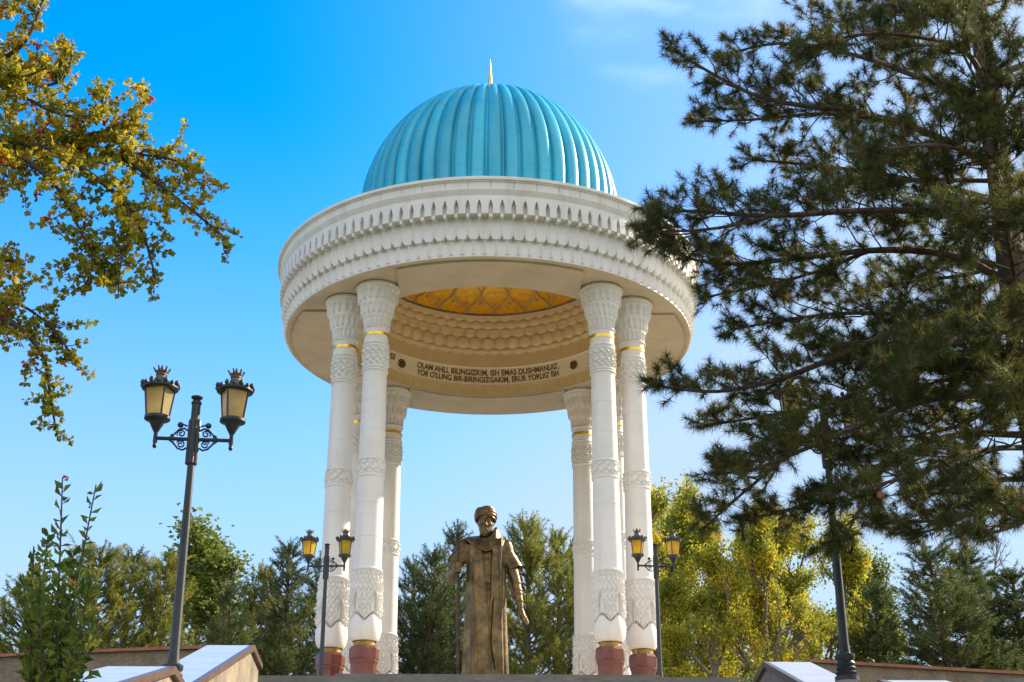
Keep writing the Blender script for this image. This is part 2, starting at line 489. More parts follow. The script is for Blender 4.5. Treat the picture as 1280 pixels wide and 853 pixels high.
M['leaf_yellow'] = leafmat('yellow_green_leaves', [(0.0, (0.12, 0.16, 0.025)), (0.45, (0.33, 0.34, 0.036)), (0.78, (0.62, 0.50, 0.042)), (0.98, (0.60, 0.28, 0.025))], 0.55, 0.6)
M['leaf_green'] = leafmat('pale_green_leaves', [(0.0, (0.07, 0.11, 0.02)), (0.6, (0.19, 0.24, 0.045)), (1.0, (0.36, 0.36, 0.06))], 0.45, 0.6)
M['leaf_shrub'] = leafmat('shrub_leaves', [(0.0, (0.035, 0.075, 0.016)), (0.55, (0.13, 0.185, 0.026)), (1.0, (0.34, 0.30, 0.04))], 0.52, 3)

# ------------------------------------------------------------------ the setting
TZ = 6.74                                   # top of the terrace
def ground_z(x, y):
    s = np.clip((y + 35.0) / 27.2, 0, 1)
    return s * (TZ - 0.30)

gx = np.concatenate([[-1500, -700, -300, -120, -60], np.arange(-40, 41, 2.0), [60, 120, 300, 700, 1500]])
gy = np.concatenate([[-1500, -600, -200, -90, -60], np.arange(-44, 20, 1.0), [30, 45, 60, 90, 150, 300, 700, 1500]])
GX, GY = np.meshgrid(gx, gy)
rng = np.random.default_rng(3)
GZ = ground_z(GX, GY)
gv = np.stack([GX, GY, GZ], -1).reshape(-1, 3)
nx = len(gx)
ii = np.arange(len(gy) - 1)[:, None] * nx; jj = np.arange(nx - 1)[None, :]
gq = np.stack([ii + jj, ii + jj + 1, ii + nx + jj + 1, ii + nx + jj], -1).reshape(-1, 4)
tag(mesh_np('ground', gv, gq, M['grass']), kind='structure')

def cam_y(D): return CAM.y + D
# terrace: a broad paved slab with a grey kerb along its front
b = MB(); b.box((0, 6.0, TZ - 0.2), (34, 28.0, 0.4)); tag(b.build('terrace', M['pave'], smooth=False), kind='structure')
b = MB(); b.box((0, -8.16, TZ - 0.19), (34.1, 0.3, 0.42)); tag(b.build('terrace_kerb', M['edge'], smooth=False), kind='structure')
# flight of steps up to the terrace
b = MB()
ns = 40
for i in range(ns):
    y0 = -34.2 + i * (25.9 / ns)
    zt = (i + 1) * (TZ - 0.02) / ns * 0.995
    b.box((0.17, y0 + 0.6, zt - 0.25), (6.2, 1.2, 0.5))
tag(b.build('steps', M['edge'], smooth=False), kind='structure')

def strip_prism(m, low, up, x0, x1):
    """a bent band: lower and upper polylines of (y, z), extruded along x"""
    n = len(low)
    v = [(x, y, z) for x in (x0, x1) for y, z in list(low) + list(up)]
    q = []
    for i in range(n - 1):
        q += [(i, n + i, n + i + 1, i + 1), (2 * n + i, 2 * n + i + 1, 3 * n + i + 1, 3 * n + i),
              (i, i + 1, 2 * n + i + 1, 2 * n + i), (n + i, 3 * n + i, 3 * n + i + 1, n + i + 1)]
    q += [(0, 2 * n, 3 * n, n), (n - 1, 2 * n - 1, 4 * n - 1, 3 * n - 1)]
    m.add(v, q)

def parapet(name, x0, x1, prof, label, low, inner):
    """stair cheek wall: tan stone body, polished white sloping slab on top, brown edging on the stair side"""
    e = empty(name, ((x0 + x1) / 2, cam_y(prof[0][0]), float(ground_z(0, cam_y(prof[0][0])))))
    tag(e, label, 'parapet', 'parapets beside the steps')
    o = np.array(e.location)
    pr = [(cam_y(d) - o[1], z - o[2]) for d, z in prof]
    w = (x1 - x0) / 2
    m = MB(); strip_prism(m, [(y, low - o[2]) for y, z in pr], pr, -w + 0.03, w - 0.03); m.build('body', M['tan'], e, smooth=False)
    top = [(y, z + 0.002) for y, z in pr]
    ex = [(top[0][0] - 0.02, top[0][1] - 0.006)] + top[1:-1] + [(top[-1][0] + 0.04, top[-1][1] - 0.015)]
    m = MB()
    a, b_ = (-w, w - 0.05) if inner > 0 else (-w + 0.05, w)
    strip_prism(m, ex, [(y, z + 0.06) for y, z in ex], a, b_); m.build('cap_slab', M['slab'], e, smooth=False)
    m = MB()
    strip_prism(m, [(y, z - 0.012) for y, z in ex], [(y, z + 0.064) for y, z in ex], *((w - 0.048, w + 0.02) if inner > 0 else (-w - 0.02, -w + 0.048)))
    m.build('trim', M['trim'], e, smooth=False)
    return e

parapet('stair_parapet', -3.86, -3.24, [(15.6, 4.19), (19.9, 5.49), (20.7, 5.41)], 'upper left parapet block beside the tall steps, its end face sunlit', 3.2, 1)
parapet('stair_parapet', -3.80, -3.16, [(9.0, 2.84), (14.4, 4.19), (15.3, 4.10)], 'lower left parapet slab in front of the tall lamp post pole', 1.4, 1)
parapet('stair_parapet', 3.66, 4.28, [(15.6, 4.00), (19.9, 5.30), (20.7, 5.22)], 'upper right parapet block with stained tan side beside the green bush', 3.2, -1)
parapet('stair_parapet', 3.68, 4.32, [(9.0, 2.66), (14.3, 4.07), (15.2, 3.98)], 'lower right parapet slab nearest the photo corner under the pine', 1.4, -1)

def ret_wall(pts, label, zt=6.93):
    e = empty('retaining_wall', (pts[0][0], pts[0][1], 5.0))
    tag(e, label, 'wall')
    P = np.array(pts) - np.array(pts[0])
    n = 24
    t = np.linspace(0, 1, n)
    # quadratic curve through the three points
    A = P[0][None] * ((1 - t) * (1 - 2 * t))[:, None] + P[1][None] * (4 * t * (1 - t))[:, None] + P[2][None] * (t * (2 * t - 1))[:, None]
    T = np.gradient(A, axis=0); T /= np.linalg.norm(T, axis=1)[:, None]
    N = np.stack([-T[:, 1], T[:, 0]], 1)
    def strip(off, z0, z1, name, mat):
        a = A - N * off; c = A + N * off
        v = []
        for k in range(n):
            v += [(*a[k], z0), (*c[k], z0), (*c[k], z1), (*a[k], z1)]
        q = []
        for k in range(n - 1):
            for j in range(4):
                q.append((k * 4 + j, k * 4 + (j + 1) % 4, k * 4 + 4 + (j + 1) % 4, k * 4 + 4 + j))
        q += [(0, 3, 2, 1), (n * 4 - 4, n * 4 - 3, n * 4 - 2, n * 4 - 1)]
        m = MB(); m.add(v, q); m.build(name, mat, e, smooth=False)
    strip(0.16, -0.6, zt - 5.0 - 0.06, 'wall_face', M['render'])
    strip(0.22, zt - 5.0 - 0.058, zt - 5.0, 'coping', M['coping'])
ret_wall([(-4.9, -10.2), (-9.0, -9.3), (-15.0, -7.5)], 'brown rendered wall with red coping behind the left shrub')
ret_wall([(6.0, -9.15), (9.5, -8.2), (15, -6.8)], 'dark rendered wall with red coping below the right pines', 6.93)

# ------------------------------------------------------------------ rotunda
SZ = 1.6 + 2.8456 * R                      # height of the soffit rim
PZ = (TZ - SZ) / R                         # terrace level in rotunda units
rot = empty('rotunda', (0, 0, TZ))
tag(rot, 'white domed rotunda on eight columns with a turquoise ribbed dome', 'rotunda')
lift = (SZ - TZ)
def put(o):                                # rotunda parts are modelled around the soffit level
    o.location = (0, 0, lift)
    return o

def smooth01(x): x = np.clip(x, 0, 1); return x * x * (3 - 2 * x)

def entab_r(T, Z):
    n = 128
    c = T * n / TAU
    u = c - np.round(c)
    d = np.abs(u)
    r = np.full_like(Z, 1.003)
    # lowest row of cells (ribs at the half positions)
    e3 = 0.5 - d
    arc3 = np.sqrt(np.clip(1 - (1 - 2 * e3) ** 2, 0, 1))
    t3 = (Z - 0.010) / 0.075
    row3 = 1.018 - 0.018 * arc3 - 0.008 * t3
    r = np.where(Z > 0.010, row3, r)
    # middle row, bottoms rounded, ribs at the slots
    arc2 = np.sqrt(np.clip(1 - (1 - 2 * d) ** 2, 0, 1))
    zb = 0.080 + 0.013 * np.clip(1 - d / 0.15, 0, 1)
    t2 = (Z - 0.08) / 0.105
    row2 = 1.033 - 0.023 * arc2 - 0.010 * t2
    r = np.where(Z > zb, row2, r)
    # upper panels with lancet slots
    zp = 0.187 - 0.012 * (d < 0.15) + 0.004 * np.clip((d - 0.15) / 0.1, 0, 1)
    top = 0.259
    w = 0.165 * np.clip((top - Z) / 0.030, 0, 1) ** 0.7
    panel = np.full_like(Z, 1.042)
    panel = panel - 0.022 * (d < w) * (Z > 0.193)
    r = np.where(Z > zp, panel, r)
    r = np.where(Z > 0.270, 1.034, r)
    r = np.where(Z > 0.287, 1.034 + (Z - 0.287) / 0.023 * 0.014, r)
    r = np.where(Z > 0.310, 1.048, r)
    seam = np.abs(c / 2 - np.round(c / 2)) < 0.02
    r = np.where((Z > 0.312) & (Z < 0.345) & seam, r - 0.004, r)
    r = np.where(Z > 0.346, 1.054, r)
    r = np.where(Z > 0.352, 1.063, r)
    r = np.where(Z > 0.364, 1.059, r)
    return r
zs = np.unique(np.concatenate([np.linspace(0, 0.3688, 150), [0.0095, 0.0105, 0.2699, 0.2705, 0.2865, 0.2875, 0.3095, 0.3105, 0.3455, 0.3462, 0.3518, 0.3524, 0.3638, 0.3644]]))
ent = put(grid_lathe('entablature', entab_r, zs, 128 * 20, M['white'], rot, auto=32))
m = MB(); m.lathe([(1.059 * R, 0.3688 * R), (0.66 * R, 0.40 * R)], 128); m.build('roof', M['white'], ent)

# soffit ring with slightly raised fields between the column pairs
m = MB()
m.lathe([(1.003 * R, 0.0), (0.998 * R, -0.004 * R), (0.985 * R, -0.004 * R), (0.980 * R, 0.0), (0.71 * R, 0.0), (0.708 * R, -0.004 * R), (0.70 * R, -0.004 * R), (0.70 * R, 0.0)], 192)
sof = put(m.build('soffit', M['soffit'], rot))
m = MB()
for k in range(4):
    mid = k * PI / 2
    # a shallow plate closes each field between two pairs of columns
    seg = 28; hw = 0.44
    vv = []
    for zz in (0.0, -0.012):
        for rr in (0.97, 0.715):
            h2 = math.asin(0.415 / rr)
            for i in range(seg + 1):
                a = mid - h2 + 2 * h2 * i / seg
                vv.append((rr * R * math.cos(a), rr * R * math.sin(a), zz * R))
    s1 = seg + 1
    q = []
    for i in range(seg):
        q.append((2 * s1 + i, 2 * s1 + i + 1, 3 * s1 + i + 1, 3 * s1 + i))
        q.append((i, i + 1, 2 * s1 + i + 1, 2 * s1 + i))
        q.append((s1 + i, 3 * s1 + i, 3 * s1 + i + 1, s1 + i + 1))
    q += [(0, 2 * s1, 3 * s1, s1), (seg, s1 + seg, 3 * s1 + seg, 2 * s1 + seg)]
    m.add(vv, q)
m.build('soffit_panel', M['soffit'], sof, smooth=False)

# inner drum: fascia, inscription band, cove and rows of honeycomb niches
def fascia_r(T, Z):
    c = T * 75 / TAU
    g = np.abs(c - np.round(c)) < 0.045
    return np.where(Z > 0.052, 0.6985, 0.70 + 0.003 * g * (Z < 0.044) * (Z > 0.008))
put(grid_lathe('inner_fascia', fascia_r, [0, 0.006, 0.010, 0.042, 0.046, 0.0515, 0.0525, 0.060], 75 * 12, M['cream'], rot, auto=30))
m = MB(); m.lathe([(0.6985 * R, 0.0598 * R), (0.6985 * R, 0.062 * R), (0.676 * R, 0.147 * R), (0.670 * R, 0.149 * R), (0.670 * R, 0.154 * R)], 160)
band = put(m.build('inscription_band', M['bandstone'], rot))
def band_r(z): return (0.6985 - (z / R - 0.062) * 0.2647) * R

def niche_r(T, Z):
    base = np.interp(Z, [0.154, 0.235, 0.240, 0.30, 0.36, 0.42, 0.43], [0.671, 0.671, 0.666, 0.652, 0.637, 0.622, 0.612])
    n = 60
    def row(z0, z1, amp, off, cnt=n, sh=2.0):
        c = T * cnt / TAU + off
        u = 2 * (c - np.round(c))
        w = (Z - (z0 + z1) / 2) / ((z1 - z0) / 2)
        q = 1 - (np.abs(u) / 0.92) ** sh - np.abs(w) ** sh
        return amp * np.sqrt(np.clip(q, 0, 1))
    b = row(0.226, 0.256, 0.012, 0.5) + row(0.256, 0.318, 0.020, 0.0, sh=2.4) + row(0.318, 0.362, 0.010, 0.5, sh=5) + row(0.362, 0.404, 0.014, 0.0) + row(0.404, 0.428, 0.008, 0.5)
    return base - 0.75 * b
put(grid_lathe('honeycomb_cornice', niche_r, np.linspace(0.154, 0.43, 84), 720, M['cream'], rot, auto=50))
m = MB(); m.lathe([(0.612 * R, 0.43 * R), (0.604 * R, 0.428 * R), (0.604 * R, 0.44 * R)], 128)
put(m.build('ceiling_rim', M['tan'], rot))
def gz(r): return 0.44 + 0.34 * math.sqrt(max(0, 1 - (r / 0.606) ** 2))
prof = [(0.606 * math.cos(a) * R, (0.44 + 0.34 * math.sin(a)) * R) for a in np.linspace(0, PI / 2 * 0.999, 26)]
m = MB(); m.lathe(prof, 128)
ceil = put(m.build('gilded_ceiling', M['mosaic'], rot))
m = MB()
for k in range(48):
    s = 1 if k % 2 else -1
    pts = []
    for a in np.linspace(0.0, 1.30, 40):
        th = TAU / 48 * (k + 0.46 * s * math.cos(a * PI / 0.30))
        rr = 0.600 * math.cos(a)
        pts.append((rr * R * math.cos(th), rr * R * math.sin(th), (0.44 + 0.336 * math.sin(a)) * R))
    m.tube(pts, 0.022, 5)
for k in range(24):
    for a in np.arange(0.0, 1.2, 0.30):
        for j_ in (0, 1):
            th = TAU / 24 * (k + 0.25 + 0.5 * j_)
            aa = a + 0.15
            rr = 0.600 * math.cos(aa)
            m.sphere((rr * R * math.cos(th), rr * R * math.sin(th), (0.44 + 0.336 * math.sin(aa)) * R), 0.045, 6)
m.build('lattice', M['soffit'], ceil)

# lettering bent round the inside of the band
def band_text(text, az_mid, z_mid, size, width, parent):
    cu = bpy.data.curves.new('lettering', 'FONT')
    cu.body = text
    cu.size = size
    cu.offset = 0.0055
    cu.extrude = 0.004
    cu.align_x = 'CENTER'; cu.align_y = 'CENTER'
    to = bpy.data.objects.new('lettering', cu)
    col.objects.link(to)
    dg = bpy.context.evaluated_depsgraph_get()
    me = bpy.data.meshes.new_from_object(to.evaluated_get(dg))
    bpy.data.objects.remove(to)
    n = len(me.vertices)
    co = np.empty(n * 3, dtype=np.float32); me.vertices.foreach_get('co', co); co = co.reshape(-1, 3)
    k = width / (co[:, 0].max() - co[:, 0].min())
    rr = band_r(z_mid + co[:, 1]) - 0.008 - co[:, 2]
    a = az_mid + co[:, 0] * k / (0.690 * R)
    out = np.stack([rr * np.sin(a), rr * np.cos(a), z_mid + co[:, 1]], 1).astype(np.float32)
    me.vertices.foreach_set('co', out.ravel())
    me.update()
    me.materials.clear(); me.materials.append(M['darkletter'])
    o = bpy.data.objects.new('lettering', me)
    col.objects.link(o); o.parent = parent
    return o
band_text("OLAM AHLI, BILINGIZKIM, ISH EMAS DUSHMANLIG',", 0.004, 0.121 * R, 0.225, 4.50, band)
band_text("YOR O'LUNG BIR-BIRINGIZGAKIM, ERUR YORLIG' ISH", 0.004, 0.084 * R, 0.225, 4.43, band)
for s in (-1, 1):
    az = s * 0.735
    m = MB()
    # round rosette: ring and boss seen on the band
    for rr_, tt in ((0.115, 0.026), (0.055, 0.030)):
        pts = []
        for i in range(19):
            q = TAU * i / 18
            aa = az + rr_ * math.cos(q) / (0.69 * R)
            pts.append(((band_r(0.104 * R) - 0.02) * math.sin(aa), (band_r(0.104 * R) - 0.02) * math.cos(aa), 0.104 * R + rr_ * math.sin(q)))
        m.tube(pts, tt, 6)
    m.sphere(((band_r(0.104 * R) - 0.02) * math.sin(az), (band_r(0.104 * R) - 0.02) * math.cos(az), 0.104 * R), 0.05, 8)
    m.build('medallion', M['darkletter'], band)

band_text("EISI", -0.872, 0.121 * R, 0.225, 0.46, band)
band_text("T", -0.93, 0.084 * R, 0.225, 0.13, band)
band_text("J", 0.905, 0.104 * R, 0.25, 0.12, band)
# ribbed dome
def dome_prof():
    a = np.linspace(0, PI / 2 * 0.985, 64)
    z = np.concatenate([np.linspace(0.375, 0.665, 10), 0.68 + 0.73 * np.sin(a)])
    r = np.concatenate([np.full(10, 0.66) - 0.006 * np.linspace(1, 0, 10), 0.66 * np.cos(a)])
    return r, z
dr, dz = dome_prof()
seg = 50 * 16
th = np.linspace(0, TAU, seg, endpoint=False)
c = th * 50 / TAU + 0.25
u = 2 * np.abs(c - np.round(c))            # 0 rib crown, 1 groove
bulge = np.where(u < 0.84, np.sqrt(np.clip(1 - (u / 0.84) ** 2.8, 0, 1)), 0.0)
amp = np.clip(dr / 0.66, 0.0, 1)[:, None] * 0.030
rr = dr[:, None] + amp * (bulge[None, :] - 0.55)
zz = dz[:, None] + (np.clip((dz - 0.68) / 0.73, 0, 1) ** 2)[:, None] * 0.020 * (bulge[None, :] - 0.5) * np.clip(dr / 0.2, 0, 1)[:, None]
dv = np.stack([rr * np.cos(th), rr * np.sin(th), zz], -1).reshape(-1, 3) * R
n = len(dr)
i = np.arange(n - 1)[:, None] * seg; j = np.arange(seg)[None, :]; k = (j + 1) % seg
dq = np.stack([i + j, i + k, i + seg + k, i + seg + j], -1).reshape(-1, 4)
dome = put(mesh_np('dome', dv, dq, M['dome'], rot, True, auto=50))
m = MB()
m.lathe([(0.03 * R, 1.395 * R), (0.032 * R, 1.408 * R), (0.022 * R, 1.43 * R), (0.016 * R, 1.45 * R), (0.0125 * R, 1.50 * R), (0.0095 * R, 1.56 * R), (0.005 * R, 1.63 * R), (0.001 * R, 1.69 * R)], 20)
m.build('finial', M['gold'], dome)

# ---- columns
def shaft_base(z):
    return np.interp(z, [-1.322, -0.42, -0.20], [0.0605, 0.0535, 0.0545])
MOLD = [(-0.208, 0.007), (-0.286, 0.005), (-0.300, 0.004), (-0.402, 0.004), (-0.415, 0.006), (-0.832, 0.005), (-0.906, 0.005), (-1.318, 0.005)]
def shaft_r(T, Z):
    r = shaft_base(Z)
    for z0, h in MOLD:
        r = r + h * np.sqrt(np.clip(1 - ((Z - z0) / 0.0055) ** 2, 0, 1))
    for z0 in (-0.56, -0.70, -1.03, -1.18):
        r = r - 0.0010 * (np.abs(Z - z0) < 0.0016)
    return r
def vine(T, Z, n, k, amp):
    """running arabesque: two winding stems with leaves"""
    a = np.sin(n * T + 1.6 * np.sin(k * Z))
    b_ = np.sin(n * T - 1.6 * np.sin(k * Z + 0.6))
    c_ = np.sin(2 * n * T) * np.sin(1.7 * k * Z)
    return amp * (np.maximum(1 - 3.0 * np.abs(a), 0) + np.maximum(1 - 3.0 * np.abs(b_), 0) + np.clip(2.2 * c_ - 0.9, 0, 1))
def relief_up(T, Z):
    e = np.clip(np.minimum(Z + 0.398, -0.304 - Z) / 0.006, 0, 1)
    return shaft_base(Z) - 0.001 + e * (0.001 + vine(T, Z, 6, 95, 0.0058))
def relief_mid(T, Z):
    e = np.clip(np.minimum(Z + 0.901, -0.838 - Z) / 0.005, 0, 1)
    return shaft_base(Z) - 0.001 + e * (0.001 + vine(T, Z, 5, 75, 0.0052))
def foot_r(T, Z):
    """carved foot: arabesque, almond loops and the bulb with its tongues"""
    n = 5
    c = T * n / TAU + 0.75
    u = c - np.round(c)                     # 0 at almond centre
    d = np.abs(u)
    body = np.interp(Z, [-1.54, -1.322], [0.0640, 0.0602])
    rel = 0.0015 + vine(T, Z, 10, 85, 0.0052)
    t = (Z + 1.476) / 0.062                 # almond openings
    wid = 0.215 * np.clip(1 - np.abs(t) ** 1.7, 0, 1)
    inside = d < wid
    rim = np.exp(-((d - wid) / 0.030) ** 2) * (np.abs(t) < 1.03)
    smooth_in = -0.014 + 0.009 * np.sqrt(np.clip(1 - (d / 0.2) ** 2, 0, 1))
    r = body + np.where(inside, smooth_in, rel) + 0.006 * rim * (~inside)
    bul = 0.0445 + 0.0245 * np.sqrt(np.clip(1 - ((Z + 1.562) / 0.0565) ** 2, 0, 1))
    bul = np.where(Z > -1.562, 0.0690 - 0.0035 * np.clip((Z + 1.562) / 0.04, 0, 1) ** 2, bul)
    edge = -1.538 + 0.030 * (0.5 + 0.5 * np.cos(u * TAU)) ** 0.8   # panels hang in tongues between the almonds
    r = np.where(Z < edge, bul, r)
    gap = np.exp(-((Z - edge - 0.003) / 0.0055) ** 2) * np.clip(1.6 - 3.2 * np.abs(d - 0.25), 0.25, 1)
    r = r - 0.020 * gap
    bead = np.exp(-((Z + 1.549) / 0.003) ** 2 - ((d - 0.47) / 0.03) ** 2)
    return r + 0.003 * bead
def capital_r(T, Z):
    n = 18
    c = T * n / TAU
    r = np.full_like(Z, 0.058)
    def row(z0, z1, rb, rt, off, depth):
        cc = c + off
        u = 2 * np.abs(cc - np.round(cc))
        t = (Z - z0) / (z1 - z0)
        arc = np.sqrt(np.clip(1 - (u / 0.86) ** 2, 0, 1)) * np.clip((1.0 - t) * 5.0 - 0.6 - u ** 2 * 1.0, 0, 1)
        lowcut = z0 + 0.009 * np.clip(u * 2 - 1, 0, 1)
        return rb + (rt - rb) * t - depth * arc, lowcut
    r3, l3 = row(-0.200, -0.150, 0.0590, 0.0640, 0.0, 0.0070)
    r = np.where(Z > l3, r3, r)
    r2, l2 = row(-0.150, -0.088, 0.0740, 0.0800, 0.5, 0.0095)
    r = np.where(Z > l2, r2, r)
    r1, l1 = row(-0.088, -0.024, 0.0905, 0.0960, 0.0, 0.0110)
    r = np.where(Z > l1, r1, r)
    r = np.where(Z > -0.020, 0.1010, r)
    r = np.where(Z > -0.006, 0.0950, r)
    return r

def make_column():
    cz_ = -1.0
    zs = np.unique(np.concatenate([np.linspace(-1.322, -0.20, 40), np.concatenate([np.linspace(z0 - 0.007, z0 + 0.007, 9) for z0, h in MOLD]), np.concatenate([[z0 - .002, z0 - .0015, z0 + .0015, z0 + .002] for z0 in (-0.56, -0.70, -1.03, -1.18)])]))
    sh = grid_lathe('column', shaft_r, zs, 40, M['white'], rot, auto=40)
    grid_lathe('relief_band', relief_up, np.linspace(-0.402, -0.300, 46), 240, M['white'], sh)
    grid_lathe('relief_band', relief_mid, np.linspace(-0.906, -0.833, 34), 240, M['white'], sh)
    grid_lathe('carved_foot', foot_r, np.linspace(-1.617, -1.320, 150), 320, M['white'], sh, auto=60)
    grid_lathe('capital', capital_r, np.linspace(-0.202, -0.001, 84), 320, M['white'], sh, auto=45)
    m = MB(); m.lathe([(0.055 * R, -0.252 * R), (0.0572 * R, -0.250 * R), (0.0572 * R, -0.236 * R), (0.055 * R, -0.234 * R)], 40); m.build('gold_ring', M['gold'], sh)
    m = MB(); m.lathe([(0.040 * R, -1.639 * R), (0.0445 * R, -1.638 * R), (0.0445 * R, -1.620 * R), (0.046 * R, -1.6185 * R), (0.040 * R, -1.616 * R)], 40); m.build('gold_collar', M['gold_shaded'], sh)
    m = MB()
    p = [(0.030, -1.636), (0.056, -1.638), (0.062, -1.650), (0.062, -1.690), (0.058, -1.694), (0.060, -1.700), (0.057, -1.706), (0.0545, -1.712), (0.051, -1.80), (0.056, -1.84), (0.066, -1.85), (0.066, PZ + 0.0005), (0.0, PZ + 0.0005)]
    m.lathe([(a * R, z * R) for a, z in p], 8, a0=rad(10)); m.build('pedestal', M['granite'], sh, smooth=False)
    return sh
col0 = make_column()
first = True
for k in range(4):
    for s in (-1, 1):
        az = -PI / 2 + rad(45.8) * 1 + k * PI / 2 - rad(0.8) + s * rad(7.45)
        o = col0 if first else copy_tree(col0, rot)
        first = False
        o.location = (0.8356 * R * math.cos(az), 0.8356 * R * math.sin(az), lift)
        o.rotation_euler.z = 0.0
# ------------------------------------------------------------------ statue
U = R / 264.0                               # one statue unit

def caps(mb, pts, rs, sides=14):
    """chain of rounded limbs"""
    pts = [np.array(p, dtype=float) for p in pts]
    for p, r in zip(pts, rs):
        mb.sphere(p, r, sides)
    for a, c, ra, rb in zip(pts[:-1], pts[1:], rs[:-1], rs[1:]):
        mb.tube([a, (a + c) / 2, c], [ra, (ra + rb) / 2, rb], sides)

def remeshed(mb, name, mat, parent, voxel, smooth_it=4, fac=0.5):
    o = mb.build(name, mat, None, True, auto=None)
    md = o.modifiers.new('r', 'REMESH'); md.mode = 'VOXEL'; md.voxel_size = voxel; md.use_smooth_shade = True
    if smooth_it:
        ms = o.modifiers.new('s', 'SMOOTH'); ms.iterations = smooth_it; ms.factor = fac
    dg = bpy.context.evaluated_depsgraph_get(); dg.update()
    me = bpy.data.meshes.new_from_object(o.evaluated_get(dg))
    old = o.data
    o.modifiers.clear()
    o.data = me
    me.name = name
    if not me.materials: me.materials.append(mat)
    me.polygons.foreach_set('use_smooth', np.full(len(me.polygons), True))
    bpy.data.meshes.remove(old)
    o.parent = parent
    o.scale = (U, U, U)
    return o

st = empty('statue', (-0.05, 0, TZ + 0.0))
tag(st, 'bronze statue of a bearded man in turban and long coat holding a staff', 'statue')
FZ = (1.6 + 2.8456 * R - 1.733 * R) - TZ     # feet above the terrace
def sloc(o): o.location = (0, 0, FZ); return o

# plinth
m = MB(); m.box((0, 0, FZ / 2), (2.0, 1.9, FZ)); m.build('plinth', M['granite'], st, smooth=False)

def loft(mb, rings):
    """closed solid through equally long rings"""
    n = len(rings[0]); v = np.concatenate(rings)
    L = len(rings)
    i = np.arange(L - 1)[:, None] * n; j = np.arange(n)[None, :]; k = (j + 1) % n
    q = np.stack([i + j, i + k, i + n + k, i + n + j], -1).reshape(-1, 4)
    v = np.concatenate([v, [np.mean(rings[0], 0)], [np.mean(rings[-1], 0)]])
    t = [(L * n, (a + 1) % n, a) for a in range(n)] + [(L * n + 1, (L - 1) * n + a, (L - 1) * n + (a + 1) % n) for a in range(n)]
    mb.add(v, q, t)

# body: head, neck, inner robe, arms with hands -- one continuous surface
hb = MB()
hx, hz = 0.4, 214.0                           # face centre
loft_r = []
for z, a, bk, cy in [(-18.5, 1.5, 2, -4.5), (-17.5, 4.4, 4.6, -4.2), (-14, 6.6, 7.2, -3), (-9, 8.0, 9.0, -1.2), (-3, 8.9, 10.2, 0), (3, 9.3, 10.9, 0.3), (9, 9.6, 11.4, 0.8), (15, 9.0, 10.8, 1), (20, 6, 7, 1)]:
    th = np.linspace(0, TAU, 28, endpoint=False)
    loft_r.append(np.stack([hx + a * np.cos(th), cy + bk * np.sin(th), np.full(28, hz + z)], 1))
loft(hb, loft_r)
# nose, brows, cheeks, eyes, ears, mouth
fy = -9.6
caps(hb, [(hx, fy - 0.4, hz + 4), (hx, fy - 2.2, hz - 0.5), (hx, fy - 3.6, hz - 3.6)], [1.1, 1.3, 1.9])
hb.sphere((hx - 1.7, fy - 1.4, hz - 4.0), 1.25, 8); hb.sphere((hx + 1.7, fy - 1.4, hz - 4.0), 1.25, 8)
for s in (-1, 1):
    caps(hb, [(hx + s * 1.6, fy - 0.9, hz + 4.0), (hx + s * 4.4, fy + 0.1, hz + 5.0), (hx + s * 7.4, fy + 2.9, hz + 4.0)], [1.0, 1.35, 1.0])
    hb.sphere((hx + s * 4.0, fy + 1.3, hz + 1.7), 1.75, 10, (1.25, 1, 0.8))
    caps(hb, [(hx + s * 3.2, fy + 0.6, hz - 3.0), (hx + s * 6.2, fy + 2.6, hz - 2.2)], [1.9, 2.1])
    hb.sphere((hx + s * 9.2, 0.5, hz + 0.5), 2.6, 10, (0.5, 0.8, 1.2))
caps(hb, [(hx - 1.8, fy - 0.2, hz - 9.0), (hx + 1.8, fy - 0.2, hz - 9.0)], [1.1, 1.1])
# neck
caps(hb, [(0, 1, 200), (0, 3, 180)], [7.5, 9])
# inner robe
rr = []
for z, a, bk in [(4, 19, 15), (40, 18.5, 14), (90, 18, 13.5), (130, 18, 13.5), (140, 17.6, 13.2), (150, 18.5, 14), (170, 19, 14), (184, 17, 12), (192, 11, 9)]:
    th = np.linspace(0, TAU, 48, endpoint=False)
    f = 1 + 0.015 * np.cos(14 * th + z * 0.02)
    rr.append(np.stack([a * f * np.cos(th), -2 + bk * f * np.sin(th), np.full(48, z)], 1))
loft(hb, rr)
# boots
for s in (-1, 1):
    caps(hb, [(s * 9, 2, 5), (s * 10, -10, 3.5), (s * 10.5, -20, 3)], [5.5, 4.5, 3.0])
# hanging arm (viewer's right) and its hand
caps(hb, [(25, 1, 186), (31.5, 2, 162), (37.5, 1, 143), (40.5, -2.5, 126), (43, -5, 112), (43.6, -6, 106)], [9, 7.8, 6.6, 5.6, 4.3, 3.9])
for t in (0.15, 0.45, 0.6, 0.9):              # creases and cuff of the inner sleeve
    p = np.array((37.5, 1, 143)) * (1 - t) + np.array((43, -5, 112)) * t
    rr_ = 6.6 * (1 - t) + 4.3 * t + 0.45
    ring = [(p[0] + rr_ * math.cos(a), p[1] + rr_ * math.sin(a), p[2] + 0.9 * math.cos(a)) for a in np.linspace(0, TAU, 19)]
    hb.tube(ring, 0.75, 6)
caps(hb, [(43.7, -6, 106), (45.2, -7.2, 100), (46.6, -8, 96.5)], [3.4, 3.9, 3.5])
caps(hb, [(43.2, -7.4, 101), (45, -8.2, 96)], [2.6, 2.2])
